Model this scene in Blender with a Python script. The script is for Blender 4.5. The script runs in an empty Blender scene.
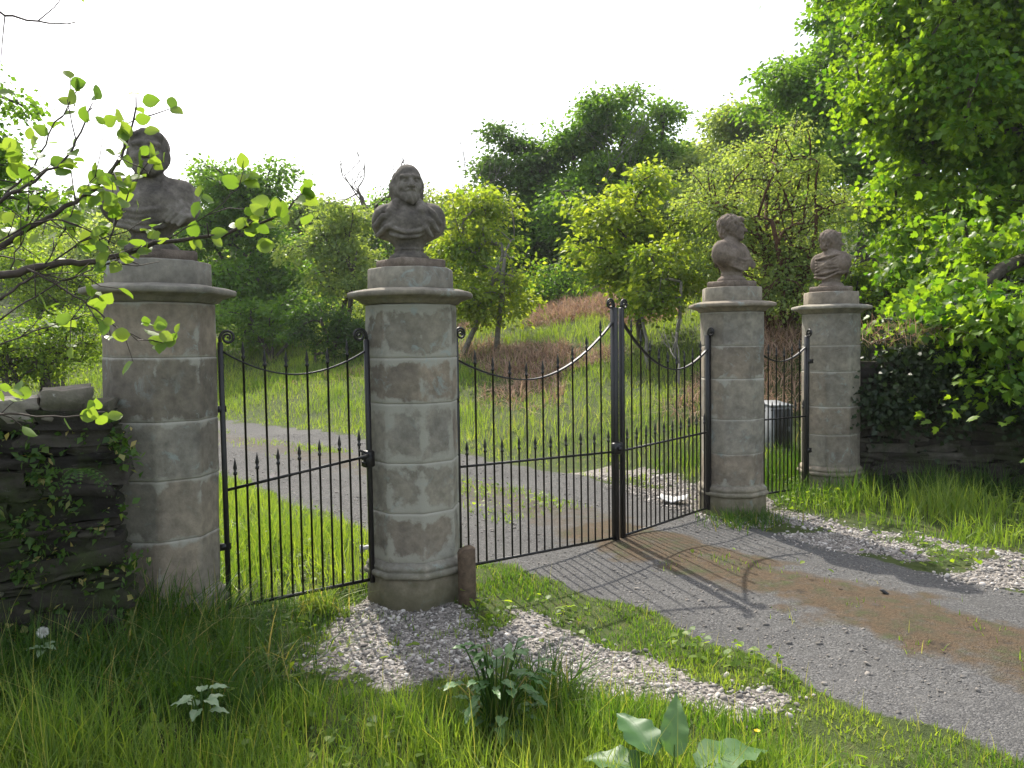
import bpy, math, random
import numpy as np
from mathutils import Matrix, Vector

random.seed(11)
R = math.radians
sc = bpy.context.scene
col = sc.collection

# ------------------------------------------------------------------ camera
F, CX, CY, EYE = 800.0, 512.0, 384.0, 1.57
PITCH, ROLL = R(3.05), R(-0.87)
cam = bpy.data.objects.new('camera', bpy.data.cameras.new('camera'))
col.objects.link(cam)
cam.data.sensor_width = 36.0
cam.data.lens = 36.0 * F / 1024.0
cam.data.clip_start = 0.05
cam.data.clip_end = 2000.0
CM = Matrix.Translation((0, 0, EYE)) @ Matrix.Rotation(R(90) - PITCH, 4, 'X') @ Matrix.Rotation(ROLL, 4, 'Z')
cam.matrix_world = CM
sc.camera = cam
C3 = np.array(CM.to_3x3())

# ------------------------------------------------------------------ sky, sun, exposure
SUN_AZ, SUN_EL = R(-19), R(47)          # azimuth from +Y towards +X
sd_ = np.array([math.sin(SUN_AZ) * math.cos(SUN_EL), math.cos(SUN_AZ) * math.cos(SUN_EL), math.sin(SUN_EL)])
w = bpy.data.worlds.new('World'); sc.world = w; w.use_nodes = True
nt = w.node_tree; nt.nodes.clear()
sky = nt.nodes.new('ShaderNodeTexSky'); sky.sky_type = 'NISHITA'; sky.sun_disc = False
sky.sun_elevation = SUN_EL; sky.sun_rotation = SUN_AZ % (2 * math.pi)
sky.air_density = 1.0; sky.dust_density = 3.5; sky.ozone_density = 0.8
mixw = nt.nodes.new('ShaderNodeMix'); mixw.data_type = 'RGBA'; mixw.inputs[0].default_value = 0.3
mixw.inputs[7].default_value = (9.0, 9.1, 9.2, 1)      # thin high cloud veil
nt.links.new(sky.outputs[0], mixw.inputs[6])
bg = nt.nodes.new('ShaderNodeBackground'); bg.inputs[1].default_value = 0.148
out = nt.nodes.new('ShaderNodeOutputWorld')
nt.links.new(mixw.outputs[2], bg.inputs[0]); nt.links.new(bg.outputs[0], out.inputs[0])
sun = bpy.data.objects.new('sun', bpy.data.lights.new('sun', 'SUN'))
col.objects.link(sun)
sun.data.energy = 4.1; sun.data.angle = R(0.6); sun.data.color = (1.0, 0.94, 0.84)
sun.rotation_euler = Vector(sd_).to_track_quat('Z', 'Y').to_euler()
sc.view_settings.view_transform = 'Standard'; sc.view_settings.look = 'None'
sc.view_settings.gamma = 1.0; sc.view_settings.use_curve_mapping = False
sc.view_settings.exposure = 0.9
sc.cycles.max_bounces = 8; sc.cycles.diffuse_bounces = 4; sc.cycles.transmission_bounces = 4
sc.cycles.transparent_max_bounces = 4
sc.cycles.use_denoising = True
sc.cycles.sample_clamp_indirect = 6

# ------------------------------------------------------------------ helpers
def at(px, py, d):
    """pixel + depth along the view's forward (Y) axis -> world point"""
    v = C3 @ np.array([(px - CX) / F, -(py - CY) / F, -1.0])
    t = d / v[1]
    return np.array([0, 0, EYE]) + v * t

def gp(px, py, z=0.0):
    v = C3 @ np.array([(px - CX) / F, -(py - CY) / F, -1.0])
    t = (z - EYE) / v[2]
    return np.array([0, 0, EYE]) + v * t

def _h(i, j, s):
    n = (i * 374761393 + j * 668265263 + s * 974634777) & 0xffffffff
    n = ((n ^ (n >> 13)) * 1274126177) & 0xffffffff
    n = n ^ (n >> 16)
    return (n & 0xffff) / 65535.0

def vn(x, y, sc_=1.0, seed=0):
    x = np.asarray(x, float) / sc_; y = np.asarray(y, float) / sc_
    i = np.floor(x).astype(np.int64); j = np.floor(y).astype(np.int64)
    fx = x - i; fy = y - j
    fx = fx * fx * (3 - 2 * fx); fy = fy * fy * (3 - 2 * fy)
    a = _h(i, j, seed); b = _h(i + 1, j, seed); c = _h(i, j + 1, seed); d = _h(i + 1, j + 1, seed)
    return (a * (1 - fx) + b * fx) * (1 - fy) + (c * (1 - fx) + d * fx) * fy

def sstep(x, a, b):
    t = np.clip((np.asarray(x, float) - a) / (b - a), 0, 1)
    return t * t * (3 - 2 * t)

def unit(v):
    v = np.asarray(v, float)
    return v / np.maximum(np.linalg.norm(v, axis=-1, keepdims=True), 1e-9)

class MB:
    """collects geometry and links it as ONE mesh object"""
    def __init__(s):
        s.V = []; s.F = {}; s.n = 0; s.A = []
    def add(s, V, *Fs, a=None):
        V = np.asarray(V, float).reshape(-1, 3)
        for f in Fs:
            f = np.asarray(f, np.int64)
            if f.ndim == 1: f = f[None]
            s.F.setdefault(f.shape[1], []).append(f + s.n)
        s.V.append(V); s.n += len(V)
        if a is None: a = np.full(len(V), random.random())
        s.A.append(np.broadcast_to(np.asarray(a, float), (len(V),)))
        return s
    def build(s, name, mat, parent=None, smooth=False, extra=None, loc=None):
        V = np.concatenate(s.V)
        if loc is not None: V = V - np.asarray(loc)
        me = bpy.data.meshes.new(name)
        me.vertices.add(len(V)); me.vertices.foreach_set('co', V.astype(np.float32).ravel())
        ks = sorted(s.F); idx = []; tot = []
        for k in ks:
            f = np.concatenate(s.F[k]); idx.append(f.ravel()); tot.append(np.full(len(f), k))
        idx = np.concatenate(idx).astype(np.int32); tot = np.concatenate(tot).astype(np.int32)
        st = np.concatenate([[0], np.cumsum(tot)[:-1]]).astype(np.int32)
        me.loops.add(len(idx)); me.loops.foreach_set('vertex_index', idx)
        me.polygons.add(len(tot)); me.polygons.foreach_set('loop_start', st); me.polygons.foreach_set('loop_total', tot)
        if smooth: me.polygons.foreach_set('use_smooth', np.ones(len(tot), bool))
        me.update(calc_edges=True)
        at_ = me.attributes.new('rnd', 'FLOAT', 'POINT'); at_.data.foreach_set('value', np.concatenate(s.A).astype(np.float32))
        for k, v in (extra or {}).items():
            q = me.attributes.new(k, 'FLOAT', 'POINT'); q.data.foreach_set('value', np.asarray(v, np.float32))
        me.materials.append(mat)
        o = bpy.data.objects.new(name, me); col.objects.link(o)
        if loc is not None: o.location = loc
        if parent is not None: o.parent = parent
        return o

def tag(o, label=None, cat=None, group=None, kind=None):
    if label: o['label'] = label
    if cat: o['category'] = cat
    if group: o['group'] = group
    if kind: o['kind'] = kind
    return o

def empty(name, loc, rz=0.0):
    o = bpy.data.objects.new(name, None); col.objects.link(o)
    o.location = loc; o.rotation_euler = (0, 0, rz); o.empty_display_size = 0.1
    return o

def tube(mb, P, rad, n=6, a=None, cap=True):
    P = np.asarray(P, float); m = len(P)
    rad = np.broadcast_to(np.asarray(rad, float), (m,))
    T = np.gradient(P, axis=0); T = unit(T)
    ref = np.array([0, 0, 1.0]) if abs(T[0][2]) < 0.9 else np.array([1.0, 0, 0])
    u = unit(np.cross(T[0], ref)); ring = []
    ang = np.arange(n) * 2 * math.pi / n
    for i in range(m):
        u = u - T[i] * np.dot(u, T[i]); u = unit(u); v = np.cross(T[i], u)
        ring.append(P[i] + rad[i] * (np.cos(ang)[:, None] * u + np.sin(ang)[:, None] * v))
    V = np.concatenate(ring)
    i = np.arange(m - 1)[:, None] * n; j = np.arange(n)[None]; k = (j + 1) % n
    Q = np.stack([i + j, i + k, i + n + k, i + n + j], -1).reshape(-1, 4)
    fs = [Q]
    if cap: fs += [np.arange(n)[::-1], np.arange(n) + (m - 1) * n]
    mb.add(V, *fs, a=a)

def box(mb, c, s, M=None, a=None, bev=0.0):
    c = np.asarray(c, float); h = np.asarray(s, float) / 2
    if bev <= 0:
        V = np.array([[x, y, z] for z in (-1, 1) for y in (-1, 1) for x in (-1, 1)], float) * h
        Q = [[0, 2, 3, 1], [4, 5, 7, 6], [0, 1, 5, 4], [2, 6, 7, 3], [0, 4, 6, 2], [1, 3, 7, 5]]
        if M is not None: V = V @ np.asarray(M).T
        mb.add(V + c, Q, a=a); return
    # chamfered: rings
    b = bev; r = []
    def oct_(hx, hy): return [(-hx + b, -hy), (hx - b, -hy), (hx, -hy + b), (hx, hy - b), (hx - b, hy), (-hx + b, hy), (-hx, hy - b), (-hx, -hy + b)]
    for z, ins in ((-h[2], b), (-h[2] + b, 0), (h[2] - b, 0), (h[2], b)):
        r += [(x, y, z) for x, y in oct_(h[0] - ins, h[1] - ins)]
    V = np.array(r, float)
    if M is not None: V = V @ np.asarray(M).T
    i = np.arange(3)[:, None] * 8; j = np.arange(8)[None]; k = (j + 1) % 8
    Q = np.stack([i + j, i + k, i + 8 + k, i + 8 + j], -1).reshape(-1, 4)
    mb.add(V + c, Q, np.arange(8)[::-1], np.arange(8) + 24, a=a)

def rotz(a):
    c, s = math.cos(a), math.sin(a)
    return np.array([[c, -s, 0], [s, c, 0], [0, 0, 1.0]])

# ------------------------------------------------------------------ materials
def mat(name):
    m = bpy.data.materials.new(name); m.use_nodes = True
    t = m.node_tree; t.nodes.clear()
    o = t.nodes.new('ShaderNodeOutputMaterial'); b = t.nodes.new('ShaderNodeBsdfPrincipled')
    t.links.new(b.outputs[0], o.inputs[0])
    return m, t, b, o

def N(t, kind, **kw):
    n = t.nodes.new(kind)
    for k, v in kw.items():
        if k.startswith('i_'):
            n.inputs[int(k[2:])].default_value = v
        else: setattr(n, k, v)
    return n

def noise(t, scale, detail=4, rough=0.55, vec=None, dist=0.0):
    n = N(t, 'ShaderNodeTexNoise'); n.inputs['Scale'].default_value = scale
    n.inputs['Detail'].default_value = detail; n.inputs['Roughness'].default_value = rough
    n.inputs['Distortion'].default_value = dist
    if vec is not None: t.links.new(vec, n.inputs['Vector'])
    return n.outputs['Fac']

def ramp(t, fac, stops):
    r = N(t, 'ShaderNodeValToRGB'); e = r.color_ramp.elements
    while len(e) < len(stops): e.new(0.5)
    for k, (p, c) in enumerate(stops):
        e[k].position = p; e[k].color = (*c, 1) if len(c) == 3 else c
    t.links.new(fac, r.inputs[0]); return r.outputs[0]

def mixc(t, fac, a, b, mode='MIX'):
    m = N(t, 'ShaderNodeMix', data_type='RGBA', blend_type=mode)
    for s, v in ((0, fac), (6, a), (7, b)):
        if hasattr(v, 'is_output'): t.links.new(v, m.inputs[s])
        elif isinstance(v, (int, float)): m.inputs[s].default_value = v
        else: m.inputs[s].default_value = (*v, 1)
    return m.outputs[2]

def math_(t, op, a, b=0.0, clamp=False):
    m = N(t, 'ShaderNodeMath', operation=op, use_clamp=clamp)
    for s, v in ((0, a), (1, b)):
        if hasattr(v, 'is_output'): t.links.new(v, m.inputs[s])
        else: m.inputs[s].default_value = v
    return m.outputs[0]

def attr(t, n):
    return N(t, 'ShaderNodeAttribute', attribute_name=n).outputs['Fac']

def bump(t, b, h, s=0.4, d=0.01):
    n = N(t, 'ShaderNodeBump'); n.inputs['Strength'].default_value = s; n.inputs['Distance'].default_value = d
    t.links.new(h, n.inputs['Height']); t.links.new(n.outputs[0], b.inputs['Normal'])

def objvec(t):
    return N(t, 'ShaderNodeTexCoord').outputs['Object']

def geovec(t):
    return N(t, 'ShaderNodeNewGeometry').outputs['Position']

def leaf_mat(name, c1, c2, trans=0.45, rough=0.5, tcol=None, spec=0.35):
    m, t, b, o = mat(name)
    c = ramp(t, attr(t, 'rnd'), [(0.0, c1), (1.0, c2)] if len(c2) == 3 and not name.startswith('grass_blades') else [(0.0, c1), (0.86, c2), (0.985, (0.34, 0.29, 0.12))])
    t.links.new(c, b.inputs['Base Color']); b.inputs['Roughness'].default_value = rough
    b.inputs['Specular IOR Level'].default_value = spec
    tr = N(t, 'ShaderNodeBsdfTranslucent')
    tc = mixc(t, 1.0, c, tcol or (2.1, 1.95, 0.6), 'MULTIPLY')
    t.links.new(tc, tr.inputs[0])
    mx = N(t, 'ShaderNodeMixShader'); mx.inputs[0].default_value = trans
    t.links.new(b.outputs[0], mx.inputs[1]); t.links.new(tr.outputs[0], mx.inputs[2]); t.links.new(mx.outputs[0], o.inputs[0])
    return m

def plain(name, c1, c2, scale=20, rough=0.8, bstr=0.3, bd=0.004, metallic=0.0, spec=0.3):
    m, t, b, o = mat(name)
    v = objvec(t)
    n1 = noise(t, scale, 5, 0.6, v)
    c = ramp(t, n1, [(0.3, c1), (0.7, c2)])
    t.links.new(c, b.inputs['Base Color']); b.inputs['Roughness'].default_value = rough
    b.inputs['Metallic'].default_value = metallic; b.inputs['Specular IOR Level'].default_value = spec
    bump(t, b, noise(t, scale * 3, 4, 0.6, v), bstr, bd)
    return m

M = {}
M['bark'] = plain('bark', (0.035, 0.028, 0.02), (0.11, 0.095, 0.075), 14, 0.9, 0.6, 0.02)
M['bark_pale'] = plain('bark_pale', (0.10, 0.095, 0.08), (0.24, 0.22, 0.19), 14, 0.9, 0.5, 0.02)
M['bark_red'] = plain('bark_red', (0.06, 0.03, 0.02), (0.15, 0.075, 0.05), 14, 0.9, 0.5, 0.02)
M['twig'] = plain('twig', (0.035, 0.026, 0.022), (0.085, 0.065, 0.055), 30, 0.75, 0.3, 0.003)
M['iron'] = plain('black_iron', (0.005, 0.005, 0.006), (0.016, 0.014, 0.013), 40, 0.42, 0.15, 0.002, 0.0, 0.45)
M['wood_post'] = plain('weathered_wood', (0.055, 0.038, 0.025), (0.14, 0.10, 0.065), 25, 0.85, 0.5, 0.006)
M['white_metal'] = plain('white_painted_metal', (0.4, 0.4, 0.4), (0.6, 0.6, 0.6), 30, 0.4, 0.1, 0.002)
M['galv'] = plain('galvanised_metal', (0.16, 0.17, 0.18), (0.26, 0.27, 0.28), 9, 0.5, 0.1, 0.002)
M['cable'] = plain('dark_conduit', (0.03, 0.03, 0.03), (0.06, 0.06, 0.06), 9, 0.5, 0.1, 0.002)

M['lf_dark'] = leaf_mat('leaf_dark', (0.03, 0.075, 0.016), (0.075, 0.15, 0.028), 0.5)
M['lf_mid'] = leaf_mat('leaf_mid', (0.055, 0.135, 0.022), (0.13, 0.235, 0.04), 0.56)
M['lf_yellow'] = leaf_mat('leaf_yellow_green', (0.09, 0.165, 0.025), (0.24, 0.3, 0.055), 0.58)
M['lf_grey'] = leaf_mat('leaf_grey_green', (0.11, 0.18, 0.06), (0.26, 0.33, 0.13), 0.55)
M['lf_syc'] = leaf_mat('leaf_sycamore', (0.055, 0.145, 0.015), (0.18, 0.28, 0.03), 0.58, 0.42)
M['lf_alder'] = leaf_mat('leaf_alder', (0.10, 0.18, 0.03), (0.2, 0.27, 0.055), 0.52, 0.42, (1.65, 1.7, 0.65))
M['lf_bush'] = leaf_mat('leaf_bush', (0.07, 0.145, 0.02), (0.2, 0.28, 0.04), 0.55)
M['lf_ivy'] = leaf_mat('leaf_ivy', (0.008, 0.022, 0.006), (0.025, 0.045, 0.01), 0.2, 0.5)
M['grass'] = leaf_mat('grass_blades', (0.06, 0.145, 0.018), (0.24, 0.31, 0.065), 0.5, 0.5, (1.75, 1.7, 0.6))
M['grass_dark'] = leaf_mat('grass_blades_dark', (0.025, 0.075, 0.01), (0.08, 0.15, 0.025), 0.42, 0.45)  # dark green; also paints shade into the grass by the walls
M['bracken'] = leaf_mat('dead_bracken', (0.24, 0.155, 0.115), (0.5, 0.36, 0.27), 0.3, 0.8, (1.1, 1.0, 0.8), 0.1)
M['thatch'] = leaf_mat('dead_thatch', (0.075, 0.055, 0.035), (0.19, 0.145, 0.085), 0.25, 0.8, (1.1, 1.0, 0.8), 0.1)
M['dock'] = leaf_mat('broad_weed_leaf', (0.06, 0.14, 0.045), (0.12, 0.21, 0.075), 0.32, 0.45, (1.2, 1.4, 0.5), 0.35)
M['pale_leaf'] = leaf_mat('pale_weed_leaf', (0.15, 0.24, 0.13), (0.28, 0.36, 0.22), 0.35, 0.45, (1.1, 1.2, 0.7))
M['petal_y'] = leaf_mat('yellow_petal', (0.7, 0.5, 0.02), (0.8, 0.6, 0.03), 0.3, 0.5, (1, 1, 1))
M['petal_w'] = leaf_mat('white_fluff', (0.6, 0.6, 0.55), (0.8, 0.8, 0.75), 0.3, 0.8, (1, 1, 1))

def pillar_mat(name='pillar_sandstone', joints=True):
    m, t, b, o = mat(name)
    v = geovec(t)
    big = noise(t, 2.3, 4, 0.6, v); fine = noise(t, 16, 6, 0.65, v); vf = noise(t, 90, 4, 0.7, v)
    tone = ramp(t, attr(t, 'rnd'), [(0.0, (0.175, 0.157, 0.128)), (0.35, (0.25, 0.214, 0.17)), (0.7, (0.215, 0.2, 0.167)), (1.0, (0.255, 0.24, 0.203))])
    patch = ramp(t, big, [(0.35, (0.75, 0.74, 0.74)), (0.65, (1.15, 1.12, 1.05))])
    c = mixc(t, 1.0, tone, patch, 'MULTIPLY')
    c = mixc(t, 1.0, c, ramp(t, fine, [(0.3, (0.68, 0.68, 0.68)), (0.7, (1.25, 1.25, 1.25))]), 'MULTIPLY')
    if joints:
        pd = attr(t, 'pd')
        wob = math_(t, 'MULTIPLY', math_(t, 'SUBTRACT', noise(t, 7, 5, 0.62, v), 0.5), 0.3)
        e = math_(t, 'ADD', math_(t, 'ADD', pd, attr(t, 'pal')), wob)
        smear = ramp(t, e, [(0.016, (1, 1, 1)), (0.042, (0, 0, 0))])
        c = mixc(t, smear, c, mixc(t, big, (0.28, 0.27, 0.222), (0.345, 0.333, 0.28)))
        jl = ramp(t, math_(t, 'ADD', pd, math_(t, 'MULTIPLY', wob, 0.05)), [(0.006, (1, 1, 1)), (0.013, (0, 0, 0))])
        c = mixc(t, math_(t, 'MULTIPLY', jl, 0.55), c, (0.38, 0.36, 0.31))
    lich = ramp(t, noise(t, 9, 8, 0.72, v, 0.6), [(0.56, (0, 0, 0)), (0.64, (1, 1, 1))])
    lmask = ramp(t, noise(t, 2.0, 2, 0.5, v), [(0.42, (0, 0, 0)), (0.56, (1, 1, 1))])
    lf = math_(t, 'MULTIPLY', math_(t, 'MULTIPLY', lich, lmask), 0.7)
    c = mixc(t, lf, c, (0.28, 0.325, 0.3))
    soot = ramp(t, noise(t, 4.5, 6, 0.7, v, 0.3), [(0.55, (0, 0, 0)), (0.78, (1, 1, 1))])
    c = mixc(t, math_(t, 'MULTIPLY', soot, 0.55), c, (0.085, 0.078, 0.068))
    sp = N(t, 'ShaderNodeSeparateXYZ'); t.links.new(v, sp.inputs[0])
    algae = math_(t, 'MULTIPLY', ramp(t, math_(t, 'ADD', sp.outputs[2], math_(t, 'MULTIPLY', fine, 0.25)), [(0.2, (1, 1, 1)), (0.42, (0, 0, 0))]), 0.6)
    c = mixc(t, algae, c, (0.10, 0.10, 0.05))
    t.links.new(c, b.inputs['Base Color']); b.inputs['Roughness'].default_value = 0.9
    b.inputs['Specular IOR Level'].default_value = 0.2
    hh = math_(t, 'ADD', math_(t, 'MULTIPLY', fine, 1.0), math_(t, 'MULTIPLY', vf, 0.45))
    bump(t, b, hh, 0.55, 0.008)
    return m
M['pillar'] = pillar_mat()
M['capstone'] = pillar_mat('cap_sandstone', False)

def bust_mat(name, c1, c2, c3):
    m, t, b, o = mat(name)
    v = geovec(t)
    n1 = noise(t, 7, 6, 0.65, v); n2 = noise(t, 45, 5, 0.65, v)
    c = ramp(t, n1, [(0.3, c1), (0.52, c2), (0.72, c3)])
    c = mixc(t, 1.0, c, ramp(t, n2, [(0.3, (0.78, 0.78, 0.78)), (0.7, (1.2, 1.2, 1.2))]), 'MULTIPLY')
    t.links.new(c, b.inputs['Base Color']); b.inputs['Roughness'].default_value = 0.92; b.inputs['Specular IOR Level'].default_value = 0.15
    bump(t, b, math_(t, 'ADD', n2, math_(t, 'MULTIPLY', noise(t, 130, 3, 0.7, v), .6)), 0.8, 0.008)
    return m
M['bust'] = bust_mat('bust_sandstone', (0.055, 0.05, 0.044), (0.145, 0.128, 0.108), (0.25, 0.23, 0.197))
M['bust_red'] = bust_mat('bust_red_sandstone', (0.085, 0.069, 0.056), (0.175, 0.14, 0.112), (0.26, 0.218, 0.178))

def wall_mat(name, moss=0.6, dark=1.0):
    m, t, b, o = mat(name)
    v = geovec(t)
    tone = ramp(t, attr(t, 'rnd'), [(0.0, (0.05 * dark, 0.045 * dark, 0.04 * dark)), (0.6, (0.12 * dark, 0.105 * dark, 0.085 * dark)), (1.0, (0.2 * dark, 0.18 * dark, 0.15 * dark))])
    n2 = noise(t, 12, 7, 0.7, v)
    c = mixc(t, 1.0, tone, ramp(t, n2, [(0.3, (0.6, 0.6, 0.6)), (0.7, (1.3, 1.3, 1.3))]), 'MULTIPLY')
    mo = ramp(t, noise(t, 3.5, 6, 0.7, v), [(0.46, (0, 0, 0)), (0.6, (1, 1, 1))])
    c = mixc(t, math_(t, 'MULTIPLY', mo, moss), c, (0.035, 0.05, 0.014))
    li = ramp(t, noise(t, 18, 5, 0.7, v), [(0.62, (0, 0, 0)), (0.68, (1, 1, 1))])
    c = mixc(t, math_(t, 'MULTIPLY', li, 0.5), c, (0.28 * dark, 0.28 * dark, 0.25 * dark))
    t.links.new(c, b.inputs['Base Color']); b.inputs['Roughness'].default_value = 0.93; b.inputs['Specular IOR Level'].default_value = 0.15
    bump(t, b, n2, 0.9, 0.02)
    return m
M['wall'] = wall_mat('drystone', 0.7, 0.36)  # stone darkened to carry the shade on this wall face
M['coping'] = wall_mat('coping_stone', 0.35, 1.5)
M['wall_r'] = wall_mat('rubble_wall', 0.5, 0.5)

def ground_mat():
    m, t, b, o = mat('ground_soil_and_gravel')
    v = geovec(t)
    big = noise(t, 0.9, 5, 0.6, v); mid = noise(t, 6, 6, 0.65, v); fine = noise(t, 60, 5, 0.7, v)
    base = ramp(t, mid, [(0.3, (0.03, 0.045, 0.012)), (0.55, (0.055, 0.075, 0.018)), (0.75, (0.09, 0.075, 0.03))])
    # grey road metal
    vor = N(t, 'ShaderNodeTexVoronoi'); vor.inputs['Scale'].default_value = 120; t.links.new(v, vor.inputs['Vector'])
    vsep = N(t, 'ShaderNodeSeparateColor'); t.links.new(vor.outputs['Color'], vsep.inputs[0])
    st = ramp(t, vsep.outputs[0], [(0.0, (0.04, 0.04, 0.041)), (0.6, (0.088, 0.087, 0.086)), (1.0, (0.19, 0.186, 0.18))])
    dust = ramp(t, big, [(0.35, (0.065, 0.064, 0.062)), (0.7, (0.125, 0.122, 0.115))])
    road = mixc(t, ramp(t, mid, [(0.35, (0.3, 0.3, 0.3)), (0.65, (0.85, 0.85, 0.85))]), dust, st)
    # pinkish chips bed
    vor2 = N(t, 'ShaderNodeTexVoronoi'); vor2.inputs['Scale'].default_value = 70; t.links.new(v, vor2.inputs['Vector'])
    vs2 = N(t, 'ShaderNodeSeparateColor'); t.links.new(vor2.outputs['Color'], vs2.inputs[0])
    chips = ramp(t, vs2.outputs[0], [(0.0, (0.09, 0.08, 0.07)), (0.5, (0.2, 0.18, 0.16)), (1.0, (0.36, 0.33, 0.3))])
    # rusty dead moss strip
    moss = ramp(t, mid, [(0.3, (0.045, 0.036, 0.026)), (0.45, (0.092, 0.064, 0.038)), (0.55, (0.072, 0.058, 0.036)), (0.68, (0.06, 0.068, 0.026))])
    moss = mixc(t, 1.0, moss, ramp(t, fine, [(0.3, (0.6, 0.6, 0.6)), (0.7, (1.35, 1.35, 1.35))]), 'MULTIPLY')
    brk = math_(t, 'MULTIPLY', math_(t, 'SUBTRACT', noise(t, 9, 6, 0.7, v), 0.5), 1.1)
    def msk(n, lo=0.42, hi=0.58):
        return ramp(t, math_(t, 'ADD', attr(t, n), math_(t, 'MULTIPLY', brk, 1.6 if n == 'moss' else 1.0)), [(lo, (0, 0, 0)), (hi, (1, 1, 1))])
    c = mixc(t, msk('bankbrown'), base, (0.12, 0.085, 0.045))
    c = mixc(t, msk('chips'), c, chips)
    c = mixc(t, msk('road'), c, road)
    c = mixc(t, msk('moss', 0.25, 0.95), c, moss)
    t.links.new(c, b.inputs['Base Color']); b.inputs['Roughness'].default_value = 0.92; b.inputs['Specular IOR Level'].default_value = 0.2
    hh = math_(t, 'ADD', math_(t, 'MULTIPLY', vor.outputs['Distance'], -0.45), math_(t, 'MULTIPLY', fine, 0.6))
    hh = math_(t, 'ADD', hh, math_(t, 'MULTIPLY', mid, 1.2))
    bump(t, b, hh, 0.7, 0.02)
    return m
M['ground'] = ground_mat()

def stone_mat():
    m, t, b, o = mat('stone_chips')
    c = ramp(t, attr(t, 'rnd'), [(0.0, (0.09, 0.085, 0.078)), (0.45, (0.25, 0.226, 0.2)), (0.75, (0.39, 0.355, 0.318)), (1.0, (0.56, 0.53, 0.49))])
    t.links.new(c, b.inputs['Base Color']); b.inputs['Roughness'].default_value = 0.85; b.inputs['Specular IOR Level'].default_value = 0.25
    return m
M['chips'] = stone_mat()
M['roadstone'] = plain('road_stones', (0.14, 0.14, 0.135), (0.34, 0.33, 0.31), 3, 0.88, 0.2, 0.003)

# ------------------------------------------------------------------ layout of pillars, drive, terrain
PIL = np.array([(-1.9, 4.28), (-0.615, 4.92), (1.975, 7.18), (3.25, 8.15)])
U = unit(np.array([0.762, 0.648])); NRM = np.array([-U[1], U[0]])            # NRM points behind the gates
GANG = math.atan2(U[1], U[0])
DRIVE = np.array([(9.0, -6.0), (5.6, -1.0), (4.3, 1.0), (3.05, 3.0), (2.2, 4.25), (1.6, 5.11), (0.93, 6.15), (0.05, 7.5), (-1.25, 9.3),
                  (-3.1, 11.6), (-5.4, 14.0), (-9, 17.2), (-14, 21), (-24, 27), (-40, 32)])

def drive_sd(x, y):
    x = np.asarray(x, float); y = np.asarray(y, float)
    best = np.full(x.shape, 1e9); sgn = np.ones(x.shape)
    for a, b in zip(DRIVE[:-1], DRIVE[1:]):
        d = b - a; L = d @ d
        t = np.clip(((x - a[0]) * d[0] + (y - a[1]) * d[1]) / L, 0, 1)
        dx = x - a[0] - t * d[0]; dy = y - a[1] - t * d[1]
        q = np.hypot(dx, dy); s = np.where(d[0] * dy - d[1] * dx < 0, 1.0, -1.0)   # + = right / uphill side
        m_ = q < best; best = np.where(m_, q, best); sgn = np.where(m_, s, sgn)
    return best * sgn

def behind(x, y):
    return (x - PIL[1][0]) * NRM[0] + (y - PIL[1][1]) * NRM[1]

def hwid(x, y):
    return 1.08 + 0.5 * sstep(behind(x, y), -0.8, 2.0)

def terrain(x, y):
    x = np.asarray(x, float); y = np.asarray(y, float)
    sd = drive_sd(x, y); v = behind(x, y); hw = hwid(x, y)
    r = np.hypot(x, y)
    s = np.maximum(sd - hw - 0.2, 0)
    bank = (0.05 * np.minimum(s, 1) + 0.285 * np.clip(s - 0.6, 0, 10.5)) * sstep(v, 0.6, 3.5)
    sl = np.maximum(-sd - hw - 1.0, 0)
    left = 0.05 * np.minimum(sl, 8) * sstep(v, 1.0, 4)
    hill = 0.135 * np.maximum(r - 30, 0) * sstep(y, -5, 12)
    hill = np.minimum(hill, 24 + 0.02 * r)
    hill = hill * (0.85 + 0.3 * vn(x, y, 30, 5))
    mound = 0.14 * np.exp(-(((x + 2.1) / 0.9) ** 2 + ((y - 3.6) / 0.9) ** 2))
    rough = 0.05 * (vn(x, y, 0.7, 1) - 0.5) + 0.02 * (vn(x, y, 0.2, 2) - 0.5) + 0.25 * (vn(x, y, 3.0, 3) - 0.5) * sstep(v, 2, 6)
    onroad = 1 - sstep(np.abs(sd), hw - 0.1, hw + 0.5)
    crown = 0.035 * np.exp(-(sd / 0.45) ** 2) * onroad
    return bank + left + hill + mound + rough * (1 - 0.8 * onroad) + crown

def inpoly(x, y, P):
    r = np.zeros(np.shape(x), bool)
    for (x0, y0), (x1, y1) in zip(P, np.roll(P, -1, axis=0)):
        c = ((y0 > y) != (y1 > y)) & (x < (x1 - x0) * (y - y0) / (y1 - y0 + 1e-12) + x0)
        r ^= c
    return r
CHIP_PX = [(296, 672), (363, 597), (393, 597), (463, 603), (471, 636), (510, 628), (515, 613), (556, 623), (595, 645), (644, 656), (673, 670), (732, 690),
           (788, 697), (772, 713), (710, 712), (661, 703), (622, 703), (573, 690), (534, 678), (446, 685), (388, 690)]
CHIP_POLY = np.array([gp(*p)[:2] for p in CHIP_PX])

def chips_mask(x, y):
    jx = x + 0.12 * (vn(x, y, 0.12, 21) - 0.5); jy = y + 0.18 * (vn(x, y, 0.12, 22) - 0.5)
    a = inpoly(jx, jy, CHIP_POLY).astype(float)
    sd = drive_sd(jx, jy); hw = hwid(x, y); v = behind(x, y)
    b = (sd > hw - 0.1) & (sd < hw + 0.75 + 0.5 * (vn(x, y, 0.6, 23) - 0.5)) & (v < 0.4)
    g = ((sd > hw - 0.2) & (sd < hw + 0.9) & (v > 0) & (v < 2.6))
    b = (b | g) & (vn(x, y, 0.28, 24) > 0.34)
    return np.maximum(a * (vn(x, y, 0.16, 25) > 0.06), b.astype(float))

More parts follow.
